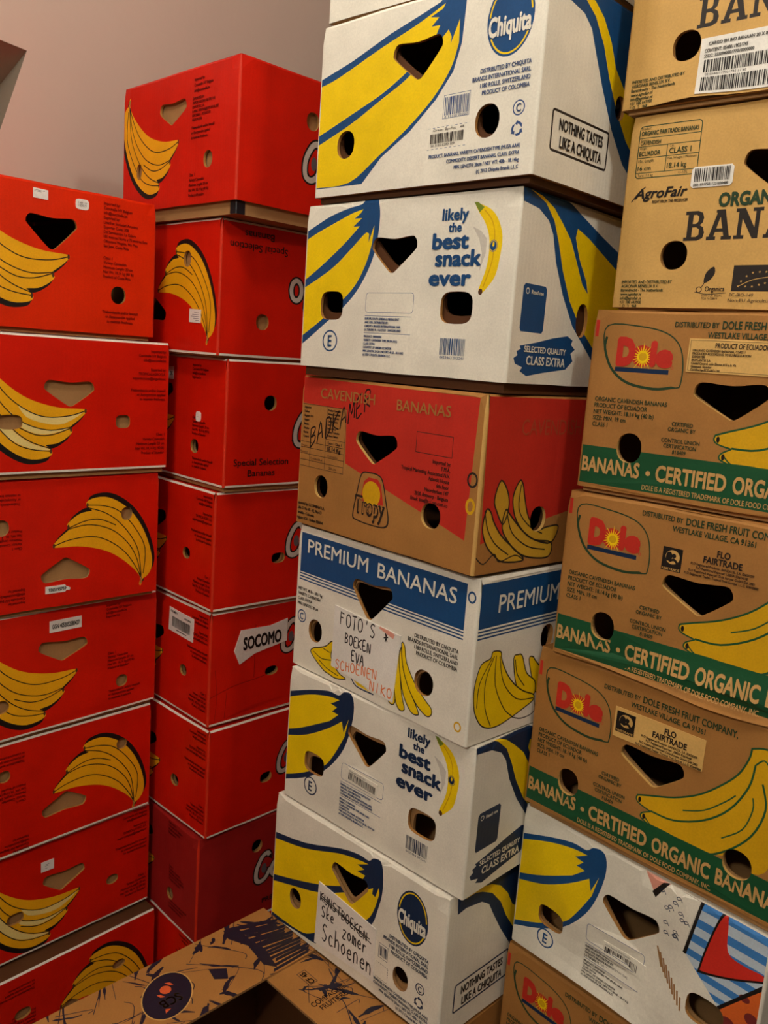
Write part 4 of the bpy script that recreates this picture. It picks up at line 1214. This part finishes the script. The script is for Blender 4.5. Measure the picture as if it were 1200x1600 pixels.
r, mk, _ = put('M5', 'white banana box with dark blue slogan and a barcode label', GM, base='white', front=snack(0, (D_B, D_1, D_2, (4, 8), (4, 6)), 'navy'), side=snack_side('navy'),
               fholes=[tri((145, 166), (229, 166), (190, 124), True), rnd(72, 82, 24, 18, True, 3.4), rnd(310, 80, 27, 20, True, 3.4)], sholes=[rnd(180, 90, 15, 23)], shift=(8, -11), dents=((180, 140, 40, -2.5),))
label_on(r, mk(0), 'sticker', 152, 85, 218, 106, [('BC', 'ink', 3, 3, 62, 15), T('ink', 'Chiquita Banana Ecuador', 4, 16.5, 40, 2.6)], label='barcode label in the outlined frame', base='white', rotdeg=-3)
r, mk, _ = put('M6', 'white banana box with a crossed-out handwritten note and dark oval emblem', GM, base='white', front=oval_front(False), side=oval_side('navy'),
               fholes=[tri((150, 166), (234, 168), (197, 126), True), rnd(65, 64, 15, 18, True), rnd(314, 60, 16, 19, True)], sholes=[rnd(186, 110, 14, 16, True)], shift=(-6, 8), rimcol='kraftdark', amp=1.2)
nt = hand('marker', 'KUNSTBOEKEN', 8, 82, 122, 16, 2.2, 0, -1.3) + [('S', 'marker', 2.0, [(8, 92), (60, 84), (130, 70)], True), ('S', 'marker', 2.0, [(12, 88), (70, 80), (126, 76)], True)] + hand('marker', 'Ske', 14, 56, 46, 20, 2.4) + hand('marker', 'zomer', 64, 46, 122, 24, 2.4) + hand('marker', 'Schoenen', 18, 16, 136, 30, 2.6)
label_on(r, mk(0), 'paper_note', 120, 13, 259, 127, nt, label='white sheet with crossed-out black handwriting', pts=[(0, 0), (139, 8), (138, 100), (3, 114)], d0=1.4)
r, mk, _ = put('M7', 'plain brown box under the white one with the crossed-out note', GM, base='kraft', front=[], side=[('XO', 'kraftdark', 20, 30, 180, 220, 1.2, 8), T('ink', 'BANANAS', 60, 60, 200, 24, .04)], fholes=[tri((150, 166), (234, 168), (197, 126), True)], sholes=[rnd(160, 90, 15, 18, True)])
r, mk, _ = put('M8', 'plain brown box on the floor at the base of the middle stack', GM, base='kraft', front=[], side=[], fholes=[tri((150, 166), (234, 168), (197, 126), True)])

# stack at the picture edge, from the top
k_h = lambda o=(0, 0): [tri((152 + o[0], 143 + o[1]), (246 + o[0], 145 + o[1]), (204 + o[0], 111 + o[1]), True), rnd(73 + o[0], 61 + o[1], 18, 20, True), rnd(330 + o[0], 60 + o[1], 19, 19, True)]
a_h = [tri((155, 174), (246, 175), (201, 138), True), rnd(80, 66, 18, 18, True), rnd(316, 66, 18, 18, True)]
r, mk, _ = put('D0', 'brown banana box with a large white barcode sheet, topmost of its stack', GD, base='kraftlight', front=agro_front(), side=[], fholes=a_h, rimcol='kraft', sag=(90, 40, -4, 2))
label_on(r, mk(0), 'sticker', 99, 3, 205, 70, [T('black', 'CARGO EH BIO BANAAN 20 X 850G', 10, 58, 88, 3.6, .02), T('black', 'CONTENT: 05400119021745', 6, 50, 58, 4, .02), T('black', 'SSCC: 353094000177010000000', 6, 44, 66, 3.6, .02), ('BC', 'black', 7, 26, 102, 41), ('BC', 'black', 6, 3, 100, 20), T('black', '02 05400119021745 37 60', 10, 22, 60, 2.6)], label='big white sheet with two barcodes')
r, mk, _ = put('D1', 'brown banana box with a green product table and a small barcode sticker', GD, base='kraftlight', front=agro_front(), side=[], fholes=a_h, rimcol='kraft', amp=1.2)
label_on(r, mk(0), 'sticker', 91, 147, 144, 172, [('BC', 'black', 4, 7, 50, 23), T('black', '(00)187175811221030480', 4, 2, 48, 3, .02)], label='small white barcode sticker', pts=[(3, 0), (50, 0), (53, 3), (53, 22), (50, 25), (3, 25), (0, 22), (0, 3)])
r, mk, _ = put('D2', 'brown organic banana box with a yellow text sticker without any emblem', GD, base='kraft', front=green_front('sticker'), side=[], fholes=k_h((0, 0)), rimcol='kraftlight', amp=1.2)
label_on(r, mk(0), 'sticker', 138, 166.5, 268, 208.5, [('XO', 'ink', 2, 2, 128, 40, .5), T('ink', 'PRODUCT OF ECUADOR', 34, 31, 100, 6, .03)] + para('ink', ['ORGANIC CAVENDISH BANANAS, CLASS 1', 'PRODUCED ACCORDING TO EU REGULATION', 'EXPORTER', 'BIOPLANTIS S.A.', 'Ciudad Central, calle Eloceo #15 y la Via', 'Guayaquil, Ecuador', 'Certified by ECO-BIO-144'], 6, 26, 4.0, 2.8, bold=.02), base='sticker', label='pale yellow printed sticker')
r, mk, _ = put('D3', 'brown organic banana box with a buckled lower edge and printed emblem', GD, base='kraft', front=green_front('print') , side=[], fholes=k_h((4, -3)), rimcol='kraftlight', sag=(255, 85, 4, 13), amp=1.4, dents=((95, 20, 26, -3),))
r, mk, _ = put('D4', 'brown organic banana box with a black-emblem sticker, right above the dented white box', GD, base='kraft', front=green_front('sticker'), side=[], fholes=k_h((2, 0)), rimcol='kraftlight')
label_on(r, mk(0), 'sticker', 138, 160, 271, 203, fair(3, 8, 29, 30) + fair_text(42, 40, 126, 'ink'), base='sticker', label='pale yellow sticker with black emblem', rotdeg=0)
ap = [('P', 'paleblue', [(300, 235), (395, 235), (395, 176), (341, 108), (286, 154)])]
for i in range(7):
    v = 238 - i * 21
    ap.append(('P', 'skyblue', [q for q in ((284, v), (395, v - 4), (395, v - 15), (284, v - 11))]))
art5 = snack(0, (D_B, D_1, D_2, (4, 8), (4, 6)), 'blue', slogan=False, cls='ink')
art5 += [('P', 'pink', [(214, 236), (254, 236), (234, 210)]), ('P', 'black', [(229, 212), (244, 233), (253, 236), (235, 206)])]
clip = [(302, 236), (395, 236), (395, 178), (340, 110), (288, 153)]
art5 += [('P', 'paleblue', clip)]
for (va, vb) in ((236, 226), (212, 200), (188, 176), (164, 154), (142, 132), (122, 114)):
    def xl(v):
        return 288 + (302 - 288) * (v - 153) / (236 - 153) if v > 153 else 288 + (340 - 288) * (153 - v) / 43

    def xr(v):
        return 395 if v > 178 else 340 + 55 * (v - 110) / 68
    art5.append(('P', 'skyblue', [(xl(va), va), (xr(va), va), (xr(vb), vb), (xl(vb), vb)]))
art5 += [('P', 'orangeart', [(395, 176), (395, 20), (300, 90), (340, 108)])]
for p in ((356, 96, 10, 8), (384, 120, 9, 8), (350, 66, 9, 7), (380, 84, 10, 8), (386, 50, 8, 7), (372, 142, 7, 5)):
    art5.append(('E', 'maroon', *p))
art5 += [('P', 'white', [(286, 154), (341, 108), (300, 88), (262, 110)])]
art5 += [('S', 'black', 5, [(301, 236), (286, 153)]), ('S', 'black', 4.5, [(341, 108), (395, 174)])]
hb = smooth([(331, 236), (338, 232), (343, 190), (366, 184), (390, 186), (392, 179), (384, 174), (350, 156), (314, 142), (310, 148), (320, 200)], True, 4)
art5 += [('P', 'black', [((x - 345) * 1.06 + 345, (y - 185) * 1.05 + 185) for x, y in hb]), ('P', 'artred', [((x - 345) * .97 + 345, (y - 185) * .95 + 185) for x, y in hb])]
rs = random.Random(3)
for i in range(13):
    cu, cv = 244 + rs.random() * 40, 160 + rs.random() * 70
    q = [(cu + 5 * math.cos(t * 1.4) * (1 - t * .13), cv + 5 * math.sin(t * 1.4) * (1 - t * .13) + t) for t in range(5)]
    art5.append(('S', 'navy', 1.1, q, True))
for i in range(9):
    art5.append(('S', 'kraftdark', 2.6, [(246 + i * 5.5, 138 - i * 6), (256 + i * 4.6, 112 - i * 5)], False))
r, mk, _ = put('D5', 'dented white banana box with colourful striped artwork', GD, base='white', front=art5, side=[],
               fholes=[tri((156, 158), (246, 161), (198, 118), True), rnd(72, 78, 24, 17, True, 3.2), rnd(325, 90, 26, 20, True, 3.2)], amp=2.0, sag=(150, 110, -14, 10), dents=((110, 120, 50, 4), (215, 120, 60, -5), (60, 150, 40, 3), (280, 60, 50, 4)), shift=(0, 1))
label_on(r, mk(0), 'sticker', 166, 76, 234, 98, [('BC', 'ink', 3, 4, 56, 15), T('ink', 'Oro Banana Gold Ecuador', 4, 17, 44, 2.8)], label='barcode label', base='white')
r, mk, _ = put('D6', 'shadowed brown organic banana box under the dented white one', GD, base='kraft', front=green_front('print'), side=[], fholes=k_h(), rimcol='kraftlight')
r, mk, _ = put('D7', 'brown banana box on the pallet, lowest at the picture edge', GD, base='kraft', front=[], side=[], fholes=[tri((150, 166), (234, 168), (197, 126), True)])

# low pallet under that stack
pal = thing('wooden_pallet', 'low wooden pallet under the brown banana boxes', 'pallet', (.5725, 1.280, 0), math.radians(-46.8))
wood = {'w': card('pallet_wood', (150, 112, 72), .8, 0)}
for i in range(3):
    mb = MB(); mb.box(-.188, -.24 + i * .2, 0, .188, -.16 + i * .2, .068, 'w'); mb.build('runner', pal, wood)
for i in range(5):
    mb = MB(); mb.box(-.190 + i * .078, -.26, .068, -.122 + i * .078, .26, .0915, 'w'); mb.build('deck_board', pal, wood)

# ------------------------------------------------------------------ brown box with dark brush print in front of the middle stack
yawS = -44.0
aS = math.radians(yawS)
ex = Vector((math.cos(aS), math.sin(aS), 0)); ey = Vector((-math.sin(aS), math.cos(aS), 0))
WS, LS, HS = 400.0, 540.0, 245.0
cf = Vector((-.160, 1.412, 0)) * 1.024 - ey * .009
cen = cf + ex * .200 - ey * .270
zS = ZF - 1.018 - HS / 1000
SR = thing('fruit_box', 'open-topped brown box printed with dark brush strokes and a round dark badge', 'box', (cen.x, cen.y, zS), aS)
mb = MB()


def side_pl(f):
    w = WS if f % 2 == 0 else LS

    def pl(u, v, d):
        p = [(-WS / 2 + u, -LS / 2 - d), (WS / 2 + d, -LS / 2 + u), (WS / 2 - u, LS / 2 + d), (-WS / 2 - d, LS / 2 - u)][f]
        return (p[0] / 1000, p[1] / 1000, v / 1000)
    return pl, w


rs = random.Random(11)


def brush(n, w, h, seed):
    q = random.Random(seed)
    a = []
    for i in range(n):
        x, y = q.uniform(0, w), q.uniform(0, h)
        t = q.choice((.5, .8, 2.2, 2.6, 1.2)) + q.uniform(-.25, .25)
        l = q.uniform(16, 70); wd = q.uniform(1.5, 11)
        dx, dy = math.cos(t), math.sin(t)
        L_, R_ = [], []
        m = 6
        for j in range(m + 1):
            s = j / m
            k = wd * math.sin(PI * min(s * .8 + .1, 1)) * q.uniform(.35, 1)
            cx, cy = x + dx * l * s + 5 * math.sin(s * 3 + i), y + dy * l * s
            L_.append((cx - dy * k, cy + dx * k)); R_.append((cx + dy * k * q.uniform(.2, .9), cy - dx * k * q.uniform(.2, .9)))
        a.append(('P', 'purple', L_ + R_[::-1]))
        if q.random() < .7:
            a.append(('S', 'purple', q.uniform(.8, 1.6), [(x + q.uniform(-20, 20), y + q.uniform(-20, 20)), (x + dx * l * 1.5, y + dy * l * 1.4), (x + dx * l * 2, y + dy * l * 1.2)], True))
    return a


for f in range(4):
    P_, w = side_pl(f)
    panel(mb, w, HS, 'kraft', brush(10, w, HS, f + 3), [tri_hole((w / 2 - 45, 160), (w / 2 + 45, 160), (w / 2, 125))] if f % 2 == 0 else [], P_, inset=0, step=40)
mb.build('wall_panel', SR)
mb.names and None


def top_pl(u, v, d):
    # u along the carton's width, v along its length towards the stack behind
    return ((-WS / 2 + u) / 1000, (-LS / 2 + v) / 1000, (HS + d + .5) / 1000)


FL, FE = 148, 106            # widths of the long and the end flaps
win = [(FL, FE), (WS - FL + 30, FE), (WS - FL + 30, LS - FE), (FL, LS - FE)]
mb = MB()
bx, by = 78, 290
badge = [('E', 'kraftlight', bx, by, 53, 39, 2.34), ('E', 'purple', bx, by, 51, 37, 2.34)]
left_art = brush(58, FL, LS, 21)
for i in range(16):          # the big streaked patch at the far corner
    left_art.append(('P', 'purple', [(4 + i * 9, 452 + (i * 37) % 23), (10 + i * 9, 447 + (i * 37) % 23), (40 + i * 7, 520 + (i * 13) % 19), (34 + i * 7, 528 + (i * 13) % 19)]))
left_art += [('P', 'purple', [(6, 446), (30, 440), (66, 456), (120, 448), (140, 462), (90, 474), (50, 468), (16, 470)]), ('P', 'purple', [(70, 372), (96, 366), (110, 384), (88, 396)]), ('P', 'purple', [(8, 20), (40, 60), (60, 130), (44, 150), (20, 100), (0, 90), (0, 30)])]
left_art += badge
for (uu, vv) in ((-14, 0), (-14, 9)):
    pass
left_art += [('R', 'coral', 5, bx - 12, by + 4, 9, 9), ('E', 'coral', bx - 12, by + 4, 6.5, 6.5), ('P', 'coral', [(bx - 26, by + 10), (bx - 22, by + 18), (bx - 14, by + 20), (bx - 16, by + 15)]), ('P', 'coral', [(bx + 1, by - 4), (bx - 2, by - 11), (bx - 10, by - 13), (bx - 8, by - 8)]), ('P', 'coral', [(bx + 24, by - 18), (bx + 32, by - 22), (bx + 28, by - 10)])]


def rot_text(art, s, u, v, cap, bold, ang, col, u1w=None):
    V, F = text_uv(s, 0, 0, u1w, cap, bold)
    V = np.array(V)
    V -= V.mean(axis=0)
    c, s_ = math.cos(ang), math.sin(ang)
    V = np.c_[u + V[:, 0] * c - V[:, 1] * s_, v + V[:, 0] * s_ + V[:, 1] * c]
    art.append(('RAW', col, V, F))


def flap(name, x0, y0, x1, y1, art, dz, raw):
    b = MB()
    n = lambda a, c: max(2, int((c - a) / 30))
    ou = [(x0, y0), (x1, y0), (x1, y1), (x0, y1)]

    def pl(u, v, d):
        return top_pl(u, v, d + dz)
    panel(b, WS, LS, 'kraft', art, [], pl, outline=ou, step=30)
    b.add([pl(*p, 0) for p in ou] + [pl(*p, -4) for p in ou], [(i, 4 + i, 4 + (i + 1) % 4, (i + 1) % 4) for i in range(4)], 'kraftdark')
    for col, V, F in raw:
        b.add([pl(p[0], p[1], .4) for p in V], F, col)
    return b.build(name, SR)


raw = []
rot_text(raw, 'SCB', bx + 14, by - 2, 17, .03, -PI / 2 - .0, 'kraftlight')
flap('flap', 0, 0, FL, LS, left_art, 2.0, [(q[1], q[2], q[3]) for q in raw])
end_art = brush(44, WS, FE + 10, 33)
end_art = [((q[0], q[1], [(x + 0, y + LS - FE - 5) for x, y in q[2]]) if q[0] == 'P' else (q[0], q[1], q[2], [(x, y + LS - FE - 5) for x, y in q[3]], True)) for q in end_art]
end_art += [('XO', 'purple', FL + 22, LS - 62, FL + 56, LS - 44, 1.0), ('X', 'kraft', FL + 23, LS - 61, FL + 55, LS - 45)]
raw = []
rot_text(raw, 'CF 45', FL + 39, LS - 53, 10, .05, PI, 'purple')
rot_text(raw, 'COMPAGNIE', 240, LS - 56, 10, .02, PI / 2, 'purple')
rot_text(raw, 'FRUITIERE', 254, LS - 54, 10, .02, PI / 2, 'purple')
flap('flap', FL, LS - FE, WS, LS, end_art, -2.0, [(q[1], q[2], q[3]) for q in raw])
flap('flap', FL, 0, WS, FE, brush(14, WS, FE, 41), -2.0, [])
flap('flap', WS - FL + 30, FE, WS, LS - FE, brush(14, WS, LS, 45), -2.0, [])
# inner tray with its own upright walls and floor
mb = MB()
x0, y0, x1, y1 = -WS / 2000 + .03, -LS / 2000 + .03, WS / 2000 - .03, LS / 2000 - .03
zt = HS / 1000 - .012
for (a, b) in (((x0, y0), (x1, y0)), ((x1, y0), (x1, y1)), ((x1, y1), (x0, y1)), ((x0, y1), (x0, y0))):
    mb.add([(*a, .012), (*b, .012), (*b, zt), (*a, zt)], [(0, 1, 2, 3)], 'brown')  # walls coloured darker to deepen the shade inside the opening
mb.box(-WS / 2000 + .004, -LS / 2000 + .004, .0005, WS / 2000 - .004, LS / 2000 - .004, .012, 'inner')
mb.build('inner_tray', SR)

# the box that carries it
S2 = thing('cardboard_box', 'closed plain brown box on the floor under the open-topped printed one', 'box', (cen.x, cen.y, 0), aS)
mb = MB()
hb2 = zS * 1000 - .5
for f in range(4):
    P_, w = side_pl(f)
    panel(mb, w, hb2, 'kraft', [], [], P_, inset=0, step=60)
mb.add([(-.2, -.27, hb2 / 1000), (.2, -.27, hb2 / 1000), (.2, .27, hb2 / 1000), (-.2, .27, hb2 / 1000)], [(0, 1, 2, 3)], 'kraft')
mb.build('body', S2)
mb = MB()
mb.box(-.2, -.03, hb2 / 1000, .2, .03, hb2 / 1000 + .0003, 'kraftdark')
mb.build('packing_tape', S2)
